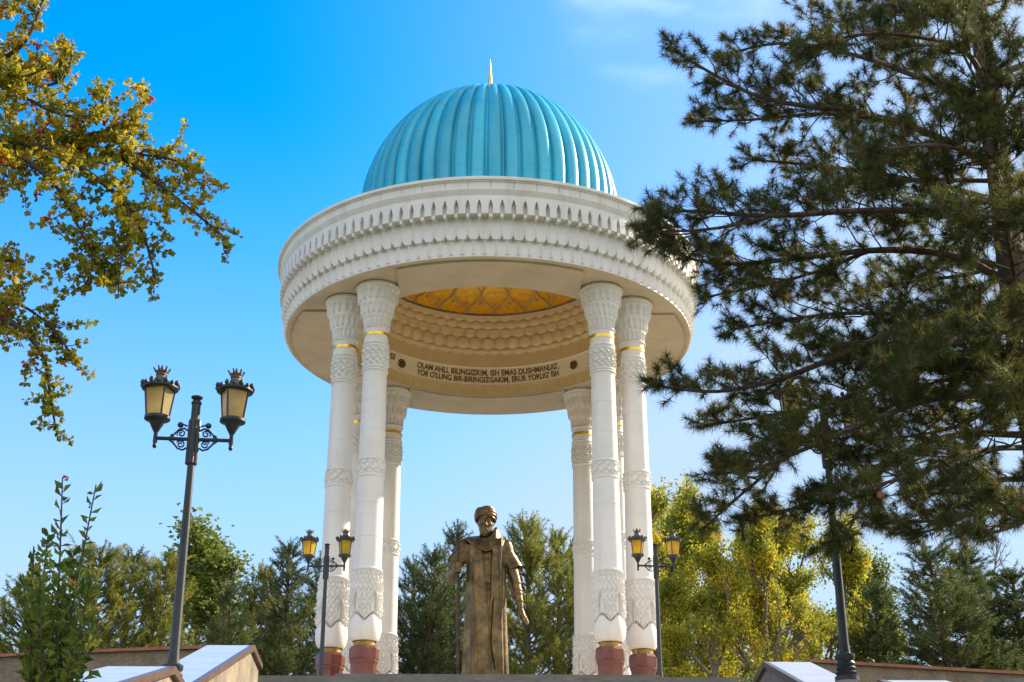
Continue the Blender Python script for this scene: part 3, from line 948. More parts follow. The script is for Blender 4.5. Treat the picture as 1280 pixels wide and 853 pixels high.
for dx, L, dy in ((-1.2, 9.0, -0.6), (0.7, 10.5, 0.0), (2.4, 9.8, 0.8), (3.9, 7.6, 1.6)):
    bx, by, bz = 46.2 + dx, -8.3 + dy, 96
    caps(hb, [(bx, by, bz), (bx + 0.16 * L, by - 1.2, bz - 0.46 * L), (bx + 0.42 * L, by - 1.0, bz - 0.95 * L)], [1.25, 1.1, 0.85])
caps(hb, [(43.0, -8, 102), (41.2, -10.5, 97), (42.3, -12, 92.5)], [1.6, 1.35, 1.05])   # thumb leaves the side of the palm
# bent arm (viewer's left) gripping the staff
caps(hb, [(-27, 1, 186), (-36, 3, 166), (-41.5, 1, 147), (-40.5, -7, 147), (-38.0, -15, 150), (-36.4, -19, 152)], [9, 7.6, 6.6, 5.6, 4.6, 3.9])
gx_, gy_, gz_ = -33.0, -25.5, 152.5            # grip point on the staff
caps(hb, [(-36.6, -19, 152), (-37.3, -22.5, 152.5)], [3.9, 3.9])
caps(hb, [(-37.8, -23.0, 157), (-37.8, -23.0, 149)], [4.3, 4.0])
for q, zf in enumerate((157.6, 154.3, 151.0, 147.9)):
    rr_ = 3.7 - 0.1 * q
    pts = [(gx_ + rr_ * math.cos(a), gy_ + rr_ * math.sin(a), zf - 0.4 * i) for i, a in enumerate(np.linspace(PI * 1.05, PI * 2.45, 6))]
    caps(hb, pts, [1.65, 1.65, 1.6, 1.5, 1.3, 1.1], 8)
caps(hb, [(-37, -21, 156.5), (-34.6, -20.6, 158.3), (-31.6, -21.2, 158.6), (-29.8, -23.2, 158.2)], [1.6, 1.4, 1.3, 1.0], 8)
body = sloc(remeshed(hb, 'body', M['bronze'], st, 0.55, 3))

# beard and moustache
hb = MB()
for i, (a, L) in enumerate([(-0.95, 9), (-0.65, 12), (-0.35, 14), (-0.1, 15), (0.15, 15), (0.4, 14), (0.7, 12), (0.95, 9)]):
    x0 = hx + 8.2 * math.sin(a); y0 = -1.5 - 7.6 * math.cos(a)
    caps(hb, [(x0, y0, hz - 8.5 + 4.5 * abs(a)), (hx + 6.6 * math.sin(a), -3.2 - 8.0 * math.cos(a), hz - 13), (hx + 3.2 * math.sin(a), -4.5 - 7.0 * math.cos(a), hz - 8.5 - L)], [1.7, 2.5, 1.2], 8)
for s in (-1, 1):
    caps(hb, [(hx + s * 0.6, fy - 1.9, hz - 6.6), (hx + s * 3.4, fy - 1.2, hz - 7.6), (hx + s * 6.0, fy + 1.4, hz - 10.4)], [1.25, 1.5, 0.8], 8)
sloc(remeshed(hb, 'beard', M['bronze'], body, 0.45, 2))

# turban: twisted rolls wound round a cap
hb = MB()
hb.sphere((hx, 1.5, hz + 12.5), 11.0, 24, (1.0, 1.08, 1.0))
for k in range(11):
    pts = []
    zr = 6.5 + 1.45 * k
    cross = (0.9 if k % 2 else -0.9) * (1 - k / 14)
    for a in np.linspace(0, TAU, 37):
        q = 13.0 * math.sqrt(max(0.02, 1 - ((zr - 11.0) / 11.2) ** 2))
        pts.append((hx + q * math.cos(a), 1.8 + q * 1.05 * math.sin(a), hz + zr - 3.6 * math.sin(a) * max(0.0, 1 - k / 10) + 1.9 * cross * math.cos(a) + 0.8 * math.sin(2 * a + k)))
    hb.tube(pts, 1.7, 8)
sloc(remeshed(hb, 'turban', M['bronze'], st, 0.45, 0))

# long coat, open in front, with short wide sleeves
hb = MB()
Zs = np.concatenate([np.linspace(1, 176, 60), np.linspace(178, 199, 12)])
def coat_ab(z):
    a = np.interp(z, [0, 20, 60, 100, 140, 170, 182, 188, 193, 197, 199.5], [28.5, 27.0, 25.6, 24.6, 24.2, 25.0, 25.5, 24.0, 18, 12.5, 8])
    bk = np.interp(z, [0, 60, 100, 140, 170, 185, 193, 199.5], [21, 19, 17.5, 16.8, 17, 15, 12.5, 9])
    return a, bk
nphi = 150
rings_o, rings_i = [], []
for z in Zs:
    a, bk = coat_ab(z)
    xl = np.interp(z, [0, 20, 61, 100, 138, 176, 190, 199.5], [14, 12.6, 5.0, 1.2, -1.6, -6, -8, -8.0])
    xr = np.interp(z, [0, 20, 61, 100, 138, 176, 190, 199.5], [15.4, 13.8, 6.6, 8.5, 10.5, 11, 10, 8.0])
    xl = max(-a * 0.9, xl); xr = min(a * 0.9, xr)
    p0 = -PI / 2 + math.asin(max(-1, min(1, xr / a)))
    p1 = 3 * PI / 2 + math.asin(max(-1, min(1, xl / a)))
    ph = np.linspace(p0, p1, nphi)
    k = np.clip((185 - z) / 120, 0, 1)
    f = 1 + k * (0.055 * np.cos(9 * ph + 1.1 + 0.004 * z) + 0.034 * np.cos(17 * ph + 0.7 * math.sin(z * 0.018)) + 0.024 * np.cos(5 * ph + 2 + z * 0.012))
    f = f + 0.05 * np.exp(-((ph - p0) / 0.05) ** 2) + 0.05 * np.exp(-((ph - p1) / 0.05) ** 2)   # turned hems
    o_ = np.stack([1.8 + a * f * np.cos(ph), bk * f * np.sin(ph) - 1.0, np.full(nphi, z)], 1)
    th_ = 2.6
    i_ = np.stack([1.8 + (a * f - th_) * np.cos(ph), (bk * f - th_) * np.sin(ph) - 1.0, np.full(nphi, z)], 1)
    rings_o.append(o_); rings_i.append(i_[::-1])
loft(hb, [np.concatenate([o_, i_]) for o_, i_ in zip(rings_o, rings_i)])
hb.sphere((1, 2, 187), 13.0, 16, (1.40, 0.75, 0.62))          # shoulders
def sleeve(p0, p1, r0, r1, s):
    p0 = np.array(p0, float); p1 = np.array(p1, float)
    ax = (p1 - p0) / np.linalg.norm(p1 - p0)
    u = np.cross(ax, (0, 1, 0)); u /= np.linalg.norm(u); w = np.cross(ax, u)
    ro = []
    for t in np.linspace(0, 1, 14):
        c = p0 + (p1 - p0) * t
        th = np.linspace(0, TAU, 40, endpoint=False)
        r = r0 + (r1 - r0) * t
        f = 1 + 0.06 * t * np.cos(5 * th + 0.8) + 0.03 * np.cos(9 * th)
        skew = (np.cos(th) * s * 3.2 * max(0, t - 0.5))[:, None] * ax[None]
        ro.append(c + skew + r * f[:, None] * (np.cos(th)[:, None] * u + 0.85 * np.sin(th)[:, None] * w))
    return ro
ro = sleeve((20, 1, 184), (36.5, 0, 157), 10.5, 10.2, 1); 
ri = sleeve((20, 1, 184), (36.6, 0, 156.8), 8.2, 8.2, 1)
loft(hb, ro + ri[::-1])
ro = sleeve((-20, 1, 184), (-40.5, 0, 162), 11, 10.4, 1)
ri = sleeve((-20, 1, 184), (-40.6, 0, 161.8), 8.8, 8.4, 1)
loft(hb, ro + ri[::-1])
sloc(remeshed(hb, 'coat', M['bronze'], st, 0.6, 2))

# shawl round the neck with a standing loop and one long end
hb = MB()
for k in range(5):
    o_ = k * 3.1
    pts = [(-24 + o_ * 1.0, -4, 193.5 + o_ * 0.05), (-17 + o_ * 0.75, -13 + o_ * 0.2, 187 + o_ * 0.35), (-7 + o_ * 0.45, -18.5 + o_ * 0.35, 178.5 + o_ * 0.95), (2 + o_ * 0.15, -20 + o_ * 0.4, 174.5 + o_ * 1.25), (9.5, -18 + o_ * 0.4, 180 + o_ * 1.35), (14.5 - 0.1 * o_, -12, 191 + o_ * 0.9), (16.5 - 0.25 * o_, -3, 201 + o_ * 0.4), (14 - 0.5 * o_, 6, 203), (6, 11, 201), (-6, 11, 200), (-16 + 0.3 * o_, 7, 198), (-24 + o_ * 1.0, -4, 193.5 + o_ * 0.05)]
    P = np.array(pts)
    for _ in range(2):
        P = np.concatenate([[P[0]], np.stack([0.75 * P[:-1] + 0.25 * P[1:], 0.25 * P[:-1] + 0.75 * P[1:]], 1).reshape(-1, 3), [P[-1]]])
    hb.tube(P, 1.9, 8)
    hb.tube(P + np.array((0.5, 1.6, 1.3)), 1.7, 8)
for k in range(5):                            # collar standing up beside the cheek and falling over the shoulder
    P = np.array([(8 + k * 2.6, -17.0 + k * 0.6, 176 + k * 0.6), (12 + k * 2.5, -13 + k * 1.2, 188 + k * 0.2), (14.5 + k * 1.9, -7 + k * 1.4, 199 - k * 1.0), (14.5 + k * 1.2, -1 + k * 1.2, 209.5 - k * 2.6), (11.5 + k * 0.9, 6 + k * 0.8, 208 - k * 2.4), (6 + k * 0.6, 11, 202 - k * 1.2)])
    for _ in range(2):
        P = np.concatenate([[P[0]], np.stack([0.75 * P[:-1] + 0.25 * P[1:], 0.25 * P[:-1] + 0.75 * P[1:]], 1).reshape(-1, 3), [P[-1]]])
    hb.tube(P, 1.9, 8)
for k in range(4):                            # hanging end
    x = 9.5 + k * 2.7
    hb.tube([(x + 2, -13, 192), (x + 1.5, -16.8, 181), (x + 0.6, -18.2 + 0.3 * k, 165), (x - 0.2, -18.0 + 0.3 * k, 140), (8.6 + k * 1.5, -17.9 + 0.2 * k, 120 + k * 1.0), (7.0 + k * 0.5, -17.6, 103 + k * 4)], [1.8, 2.0, 2.0, 1.9, 1.4, 0.5], 8)
sloc(remeshed(hb, 'shawl', M['bronze'], st, 0.5, 0))
# sash wraps over the inner robe
hb = MB()
for z in (128, 131.5, 135, 146, 156.5, 166):
    big = 1.2 if z < 140 else 0.7
    hb.tube([((18.0) * math.cos(a), -2 + 13.8 * math.sin(a), z + 1.2 * math.sin(2 * a + z)) for a in np.linspace(0, TAU, 33)], big, 6)
sloc(hb.build('sash', M['bronze'], st)).scale = (U, U, U)
# staff
hb = MB()
hb.tube([(-31.0, -24.5, 0.5), (-32.2, -24.5, 90), (-33.0, -24.5, 152), (-33.6, -24.5, 183)], [2.0, 2.1, 2.1, 1.9], 12)
for z in (30, 62, 96, 118, 176): hb.sphere((-31.1 - 0.013 * z, -24.5, z), 2.7, 10, (1, 1, 0.6))
hb.sphere((-33.6, -24.5, 185.5), 3.2, 12, (1, 1, 0.9)); hb.sphere((-33.6, -24.5, 189), 1.7, 10)
sloc(hb.build('staff', M['bronze_dark'], st)).scale = (U, U, U)

# ------------------------------------------------------------------ lamp posts
def scroll(c, r0, turns, a0, s, n=26):
    return [(c[0] + s * r0 * (1 - 0.75 * t) * math.cos(a0 + turns * TAU * t), c[1], c[2] + r0 * (1 - 0.75 * t) * math.sin(a0 + turns * TAU * t)) for t in np.linspace(0, 1, n)]

def make_lamp(glass):
    e = empty('lamp_post')
    m = MB()
    m.lathe([(0.0, 0.0), (0.125, 0.0), (0.125, 0.05), (0.10, 0.06), (0.115, 0.09), (0.090, 0.11), (0.105, 0.14), (0.088, 0.16), (0.10, 0.19), (0.082, 0.22), (0.10, 0.25), (0.10, 0.29), (0.060, 0.31), (0.049, 0.42), (0.042, 1.6), (0.037, 2.46)], 20)
    pole = m.build('pole', M['iron'], e)
    m = MB()
    seg = 60; th = np.linspace(0, TAU, seg, endpoint=False); fl = 1 + 0.10 * np.cos(10 * th)
    def ring(r, z): return np.stack([r * fl * np.cos(th), r * fl * np.sin(th), np.full(seg, z)], 1)
    loft(m, [ring(0.038, 2.44), ring(0.058, 2.46), ring(0.058, 2.95), ring(0.05, 2.97)])
    m.lathe([(0.046, 2.96), (0.046, 3.14), (0.054, 3.15), (0.054, 3.17), (0.044, 3.18), (0.035, 3.20), (0.06, 3.22), (0.06, 3.235), (0.0, 3.26)], 20)
    m.build('pole_sleeve', M['iron'], pole)
    for s in (-1, 1):
        m = MB()
        m.tube([(s * 0.05, 0, 2.74), (s * 0.2, 0, 2.74), (s * 0.385, 0, 2.74)], 0.022, 8)
        # scrollwork above and below the arm
        for up in (1, -1):
            m.tube([(s * 0.26, 0, 2.74), (s * 0.20, 0, 2.74 + up * 0.05), (s * 0.15, 0, 2.74 + up * 0.11), (s * 0.10, 0, 2.74 + up * 0.125), (s * 0.065, 0, 2.74 + up * 0.10)], 0.011, 6)
            m.tube(scroll((s * 0.125, 0, 2.74 + up * 0.062), 0.045, 1.4, -up * 0.5, s), 0.009, 6)
            m.tube(scroll((s * 0.215, 0, 2.74 + up * 0.03), 0.022, 1.1, 0.5, s, 14), 0.007, 6)
        m.tube([(s * 0.07, 0, 2.89), (s * 0.105, 0, 2.905), (s * 0.13, 0, 2.90)], 0.010, 6)
        m.sphere((s * 0.142, 0, 2.902), 0.033, 10)
        m.build('arm', M['iron'], e)
        cx = s * 0.385
        m = MB()
        m.lathe([(0.0, 2.62), (0.014, 2.63), (0.024, 2.65), (0.018, 2.68), (0.024, 2.70), (0.020, 2.80), (0.030, 2.82), (0.050, 2.86), (0.085, 2.93), (0.118, 2.945), (0.134, 2.955), (0.134, 2.985), (0.11, 2.99), (0.0, 2.99)], 24, (cx, 0, 0))
        ga = -PI / 2 + s * rad(-24)
        for k in range(4):
            a = PI / 2 * k + ga
            m.tube([(cx + 0.119 * math.cos(a), 0.119 * math.sin(a), 2.985), (cx + 0.158 * math.cos(a), 0.158 * math.sin(a), 3.305)], 0.0105, 6)
        m.lathe([(0.13, 3.30), (0.175, 3.30), (0.190, 3.31), (0.190, 3.335), (0.165, 3.345), (0.150, 3.35), (0.105, 3.39), (0.075, 3.42)], 32, (cx, 0, 0))
        for k in range(16):                    # cresting round the rim
            a = TAU * k / 16
            big = k % 2
            p = (cx + 0.188 * math.cos(a), 0.188 * math.sin(a))
            m.sphere((p[0], p[1], 3.348 + 0.012 * big), 0.020 + 0.006 * big, 8, (1, 1, 1.25))
            m.tube([(p[0], p[1], 3.335), (cx + 0.2 * math.cos(a), 0.2 * math.sin(a), 3.395 if big else 3.36)], [0.014, 0.003], 6)
        lan = m.build('lantern', M['iron'], e)
        m = MB()
        m.lathe([(0.076, 3.415), (0.070, 3.43), (0.055, 3.45), (0.052, 3.47), (0.060, 3.475), (0.056, 3.49), (0.066, 3.51), (0.066, 3.52), (0.0, 3.52)], 20, (cx, 0, 0))
        for k in range(6):
            a = TAU * k / 6 + 0.2
            m.tube([(cx + 0.055 * math.cos(a), 0.055 * math.sin(a), 3.51), (cx + 0.088 * math.cos(a), 0.088 * math.sin(a), 3.555)], [0.017, 0.006], 6)
            m.sphere((cx + 0.082 * math.cos(a), 0.082 * math.sin(a), 3.555), 0.012, 6)
        m.sphere((cx, 0, 3.545), 0.026, 8, (1, 1, 1.3)); m.sphere((cx, 0, 3.585), 0.012, 6)
        m.build('crown', M['ironrust'], lan)
        m = MB()
        m.lathe([(0.118, 2.988), (0.156, 3.302)], 4, (cx, 0, 0), a0=ga)
        m.build('glass', glass, lan, smooth=False)
    return e

la = make_lamp(M['glass_cream'])
lb = make_lamp(M['glass_amber'])
G = 'twin lantern lamp posts flanking the steps'
la.location = (-3.29, cam_y(15.0), 4.09); la.rotation_euler.z = rad(5); la.scale = (1.04, 1.04, 0.982)
tag(la, 'tall dark lamp post with two cream lanterns in open sky behind the lower left parapet', 'lamp post', G)
lc = copy_tree(la); lc.location = (3.76, cam_y(15.9), 4.40); lc.rotation_euler.z = rad(14)
tag(lc, 'tall dark lamp post whose lanterns are lost in the big pine branches', 'lamp post', G)
p = at(400, 862, 30.5); lb.location = (p.x, p.y, TZ); lb.rotation_euler.z = rad(-4); lb.scale = (1, 1, 0.955)
tag(lb, 'small lamp post with yellow lanterns before the left pair of columns', 'lamp post', G)
ld = copy_tree(lb); p = at(826, 862, 30.5); ld.location = (p.x, p.y, TZ); ld.rotation_euler.z = rad(5)
tag(ld, 'small lamp post with yellow lanterns just right of the right pair of columns', 'lamp post', G)

# ------------------------------------------------------------------ vegetation
def unit(v): return v / (np.linalg.norm(v, axis=-1, keepdims=True) + 1e-9)

def leaf_mesh(name, P, rng, size, mat, parent, aspect=0.55, nrm=None, spread=1.0, dirs=None, fold=0.18):
    """every leaf a folded rhombus of its own"""
    n = len(P)
    if dirs is None:
        d = unit(rng.normal(size=(n, 3)) + np.array((0, 0, -0.25)))
    else:
        d = unit(dirs + spread * rng.normal(size=(n, 3)) * 0.6)
    w = unit(np.cross(d, rng.normal(size=(n, 3))))
    nn = np.cross(d, w)
    L = size * rng.uniform(0.65, 1.25, n)[:, None]
    b_ = P - d * L * 0.5
    t_ = P + d * L * 0.5
    m_ = P + d * L * 0.05
    l_ = m_ + w * L * aspect * 0.5 + nn * L * fold
    r_ = m_ - w * L * aspect * 0.5 + nn * L * fold
    v = np.stack([b_, r_, t_, l_], 1).reshape(-1, 3)
    k = np.arange(n)[:, None] * 4
    f = np.concatenate([k + np.array([[0, 1, 2]]), k + np.array([[0, 2, 3]])])
    return mesh_np(name, v, f, mat, parent, False)

def needle_mesh(name, P, A, rng, K, length, width, mat, parent, cone=1.0):
    """tufts of needles at P pointing about A: thin triangles"""
    n = len(P)
    d = rng.normal(size=(n, K, 3))
    d = unit(unit(d) * cone + A[:, None, :] * 0.75)
    L = length * rng.uniform(0.6, 1.15, (n, K, 1))
    base = P[:, None, :] + A[:, None, :] * rng.uniform(-0.5, 0.4, (n, K, 1)) * length
    tip = base + d * L
    tip[..., 2] -= 0.10 * L[..., 0]
    w = unit(np.cross(d, rng.normal(size=(n, K, 3)))) * width
    v = np.stack([base - w * 0.5, base + w * 0.5, tip], 2).reshape(-1, 3)
    f = np.arange(n * K * 3).reshape(-1, 3)
    return mesh_np(name, v, f, mat, parent, False)

def curve_pts(p0, d0, L, n, rng, wob=0.15, grav=0.0):
    pts = [np.array(p0, float)]; d = np.array(d0, float); d /= np.linalg.norm(d)
    for _ in range(n):
        d = d + rng.normal(size=3) * wob + np.array((0, 0, grav))
        d /= np.linalg.norm(d)
        pts.append(pts[-1] + d * L / n)
    return np.array(pts)

# --- background conifers: whorls of upswept boughs ending in plumes of needles
def make_conifer(seed, H, Rw, mat, bark, label, group, plumes=1.0, base=0.12, openness=0.0, needle=0.30, shape=1.0):
    rng = np.random.default_rng(seed)
    e = empty('conifer_tree'); tag(e, label, 'tree', group)
    tb = MB()
    sway = rng.normal(size=2) * 0.15
    zt = np.linspace(-0.3, H, 14)
    tp = np.stack([sway[0] * np.sin(zt / H * 3), sway[1] * np.sin(zt / H * 2.4), zt], 1)
    tb.tube(tp, np.interp(zt, [0, H], [0.17 + 0.006 * H, 0.02]), 8)
    P, A = [], []
    z = H * base
    while z < H * 0.985:
        t = (z - H * base) / (H * (1 - base))
        prof = (1 - t) ** (0.75 * shape) * (0.62 + 0.38 * min(1, t * 5)) + 0.03
        nb = int(rng.integers(4, 7))
        a0 = rng.uniform(0, TAU)
        for k in range(nb):
            if rng.random() < openness: continue
            az = a0 + TAU * k / nb + rng.normal() * 0.25
            L = Rw * prof * rng.uniform(0.65, 1.15)
            up = 0.15 + 0.55 * t + rng.normal() * 0.1
            d = np.array((math.cos(az), math.sin(az), up))
            pp = curve_pts((np.interp(z, zt, tp[:, 0]), np.interp(z, zt, tp[:, 1]), z), d, max(L, 0.25), 6, rng, 0.10, 0.05)
            tb.tube(pp, np.linspace(0.035 + 0.008 * L, 0.008, 7), 4, False)
            m_ = max(3, int(L * 6.5 * plumes))
            for q in range(m_):
                sx_ = rng.uniform(0.22, 1.0) ** 0.8
                f = sx_ * 6; i0 = min(5, int(f)); c0 = pp[i0] + (pp[i0 + 1] - pp[i0]) * (f - i0)
                c0 = c0 + rng.normal(size=3) * 0.16 * (0.5 + 0.5 * L / Rw)
                sd = unit(np.array((d[0] * 0.55, d[1] * 0.55, 0.85)) + rng.normal(size=3) * 0.28)
                sl_ = rng.uniform(0.25, 0.60)
                for w_ in np.linspace(0, 1, 5):
                    P.append(c0 + sd * sl_ * w_); A.append(sd)
        z += rng.uniform(0.30, 0.52) * (1.1 - 0.35 * t)
    for q in range(8):
        P.append(tp[-1] + np.array((rng.normal() * .05, rng.normal() * .05, -0.12 * q))); A.append(np.array((0, 0, 1.0)))
    tb.build('trunk', bark, e)
    needle_mesh('crown', np.array(P), np.array(A), rng, 13, needle, 0.024, mat, e, 0.85)
    e['H'] = H
    return e

# --- broadleaf trees: forking limbs with clumps of leaves
def make_broadleaf(seed, H, Rw, mat, bark, label, group, leaf=0.15, dens=1.0, base=0.22, levels=3, bare=False, name='leafy_tree', up=0.55, lpc=26):
    rng = np.random.default_rng(seed)
    e = empty(name); tag(e, label, 'tree', group)
    tb = MB(); tips = []
    def grow(p, d, L, r, lv):
        n = 6
        pp = curve_pts(p, d, L, n, rng, 0.13 if lv else 0.05, 0.05)
        tb.tube(pp, np.linspace(r, r * 0.45, n + 1) * (0.5 if bare else 1), 7 if lv == 0 else 5 if lv == 1 else 4, False)
        if lv >= levels:
            for s in np.linspace(0.3, 1, 4 if not bare else 1): tips.append(pp[int(s * n)])
            return
        nb = [int(9 * dens) + 5, 6, 5, 4][lv] + (3 if bare else 0)
        for k in range(nb):
            s = rng.uniform(base if lv == 0 else 0.25, 1.0) if k else 1.0
            f = s * n; i0 = min(n - 1, int(f)); c0 = pp[i0] + (pp[i0 + 1] - pp[i0]) * (f - i0)
            az = rng.uniform(0, TAU)
            tng = unit(pp[i0 + 1] - pp[i0])
            if lv == 0:
                dd = np.array((math.cos(az), math.sin(az), up + 0.8 * s * rng.uniform(0.6, 1.3)))
                LL = Rw * (1.15 - 0.55 * s) * rng.uniform(0.75, 1.15)
            else:
                dd = tng + unit(rng.normal(size=3)) * 0.85 + np.array((0, 0, 0.15))
                LL = L * rng.uniform(0.35, 0.6)
            grow(c0, dd, LL, r * (0.42 if lv == 0 else 0.5), lv + 1)
    grow((0, 0, -0.3), (rng.normal() * .04, rng.normal() * .04, 1), H * 0.80, 0.10 + 0.014 * H, 0)
    tips = np.array(tips)
    tb.build('trunk', bark, e)
    if not bare:
        n = int(lpc)
        tips = tips[(np.sin(tips[:, 0] * 2.1 + seed) + np.sin(tips[:, 1] * 2.3) + np.sin(tips[:, 2] * 2.6 + 1)) > -0.55]
        P = np.repeat(tips, n, 0) + rng.normal(size=(len(tips) * n, 3)) * np.array((0.21, 0.21, 0.22))
        leaf_mesh('crown', P, rng, leaf, mat, e, 0.75)
    e['H'] = H
    return e

def stand(proto, px, ytop, D, label, sx=1.0, rz=0.0, used=set()):
    """stand a tree on the plateau so tall that its top reaches that height"""
    o = copy_tree(proto) if proto.name in used else proto
    used.add(proto.name)
    p = at(px, 800, D)
    zg = float(ground_z(p.x, p.y)) 
    top = at(px, ytop, D).z
    s = (top - zg) / proto['H']
    o.location = (p.x, p.y, zg)
    o.scale = (s * sx, s * sx, s)
    o.rotation_euler.z = rz
    o['label'] = label
    return o

GC = 'conifers behind the terrace'
olive1 = make_conifer(11, 11, 2.9, M['needle_olive'], M['greybark'], 'x', GC, 1.0, 0.10, 0.10, 0.17, 0.7)
olive2 = make_conifer(12, 11, 3.1, M['needle_olive'], M['greybark'], 'x', GC, 0.9, 0.10, 0.12, 0.17, 0.8)
dark1 = make_conifer(13, 11, 3.0, M['needle_dark'], M['bark'], 'x', GC, 1.1, 0.05, 0.03, 0.17, 0.9)
dark2 = make_conifer(14, 11, 2.7, M['needle_dark'], M['bark'], 'x', GC, 1.1, 0.05, 0.05, 0.17, 1.1)
stand(olive1, 112, 684, 56, 'olive pine just right of the tall shrub, topmost of the left pines', 1.15)
stand(olive2, 160, 698, 60, 'olive pine between the tall shrub and the tall left lamp pole', 1.1, 1.0)
stand(olive1, 204, 702, 58, 'olive pine immediately left of the tall left lamp pole', 1.0, 2.2)
stand(olive2, 30, 728, 60, 'low pine at the photo edge, left of the tall shrub', 1.3, 3.0)
stand(olive1, 248, 712, 68, 'distant olive pine just right of the tall left lamp pole', 1.1, 0.8)
stand(dark1, 283, 738, 52, 'short dark conifer in front of the pale green tree', 1.1)
stand(dark2, 352, 680, 56, 'slim dark conifer left of the small yellow lantern lamp', 1.2, 0.4)
stand(dark1, 390, 700, 62, 'dark conifer whose top stands behind the small left lamp lanterns', 1.1, 1.7)
stand(olive2, 322, 716, 60, 'olive conifer right of the pale green tree trunk', 1.0, 5.6)
stand(dark2, 440, 705, 60, 'dark conifer glimpsed between the left pair of columns', 1.1, 2.1)
stand(dark1, 512, 704, 60, 'dark conifer just right of the rear left column', 0.95, 2.6)
stand(dark2, 543, 688, 56, 'dark conifer left of the statue and its staff', 1.2, 3.3)
stand(dark1, 578, 664, 66, 'tallest dark conifer directly behind the statue staff', 0.8, 4.2)
stand(olive1, 655, 655, 56, 'tall olive conifer directly right of the statue shoulder', 1.0, 4.0)
stand(olive2, 694, 674, 60, 'olive conifer between the statue arm and the rear right column', 1.0, 5.1)
stand(dark2, 612, 700, 62, 'dark conifer hidden behind the statue coat', 1.1, 5.0)
stand(olive2, 745, 694, 62, 'olive conifer glimpsed between the rear right column and the front one', 1.0, 2.8)
stand(dark1, 1155, 688, 48, 'broad dark pine beneath the gap of sky, right of the tall lamp pole', 1.7, 0.9)
stand(dark2, 1212, 690, 52, 'tall dark pine next to the bare tree', 2.0, 0.2)
stand(dark1, 1112, 735, 54, 'short dark pine at the foot of the yellow trees', 1.3, 3.9)
stand(dark2, 1270, 712, 50, 'dark pine at the right photo edge above the wall', 2.0, 1.4)

GY_ = 'autumn trees behind the terrace'
yel1 = make_broadleaf(21, 11, 3.0, M['leaf_yellow'], M['greybark'], 'x', GY_, 0.15, 0.8, lpc=20)
yel2 = make_broadleaf(22, 11, 3.3, M['leaf_yellow'], M['greybark'], 'x', GY_, 0.15, 0.8, lpc=20)
grn1 = make_broadleaf(23, 11, 2.6, M['leaf_green'], M['greybark'], 'x', GY_, 0.16, 0.5, lpc=13)
stand(grn1, 300, 668, 64, 'airy pale green tree between the tall left lamp and the dark conifers', 1.5)
stand(grn1, 712, 652, 64, 'thin leafy tree against the rear right column', 0.45, 2.0)
stand(yel1, 838, 620, 50, 'tall yellow green tree behind the small right lamp', 0.80, 0.3)
stand(yel2, 905, 640, 54, 'bushy yellow tree under the low pine bough', 0.95, 1.0)
stand(yel1, 968, 650, 51, 'yellow tree just left of the tall right lamp pole', 0.95, 2.4)
stand(yel2, 1035, 672, 56, 'yellow tree right of the tall right lamp pole', 0.8, 3.1)
stand(grn1, 1072, 705, 60, 'pale green tree at the right end of the yellow trees', 0.9, 1.2)
stand(yel2, 858, 650, 58, 'yellow green tree in the back row, behind the tallest one', 0.9, 5.2)
stand(yel1, 1004, 668, 60, 'yellow green tree in the back row, behind the tall right lamp pole', 1.0, 0.9)
stand(yel2, 938, 668, 47, 'low yellow green tree above the small green bush', 0.8, 2.7)
stand(yel1, 876, 690, 46, 'shorter yellow tree in front of the bushy one', 0.9, 4.4)
bare1 = make_broadleaf(29, 11, 3.2, None, M['greybark'], 'x', GY_, bare=True, levels=3, name='bare_tree')
stand(bare1, 1248, 650, 56, 'leafless grey tree rising behind the dark pines at right', 0.7)

# small bush by the upper right parapet
rng = np.random.default_rng(77)
p = at(938, 846, 23.5)
e = empty('bush', (p.x, p.y, float(ground_z(p.x, p.y))))
tag(e, 'small bright green bush beside the upper right parapet', 'bush')
hgt = p.z - e.location.z
n = 1600
d = unit(rng.normal(size=(n, 3))); P = d * rng.uniform(0.5, 1, (n, 1)) ** 0.5 * np.array((0.42, 0.42, 0.55)) * (1 + 0.2 * np.sin(5 * d[:, :1] + 3 * d[:, 1:2])) + np.array((0, 0, hgt - 0.52))
tb = MB()
for k in range(9):
    a = TAU * k / 9
    tb.tube([(0.03 * math.cos(a), 0.03 * math.sin(a), -0.05), (0.2 * math.cos(a), 0.2 * math.sin(a), hgt * 0.5), (0.32 * math.cos(a), 0.32 * math.sin(a), hgt * 0.85)], [0.02, 0.014, 0.006], 5)
tb.build('stems', M['twig'], e)
leaf_mesh('foliage', P, rng, 0.07, M['leaf_green'], e, 0.5)

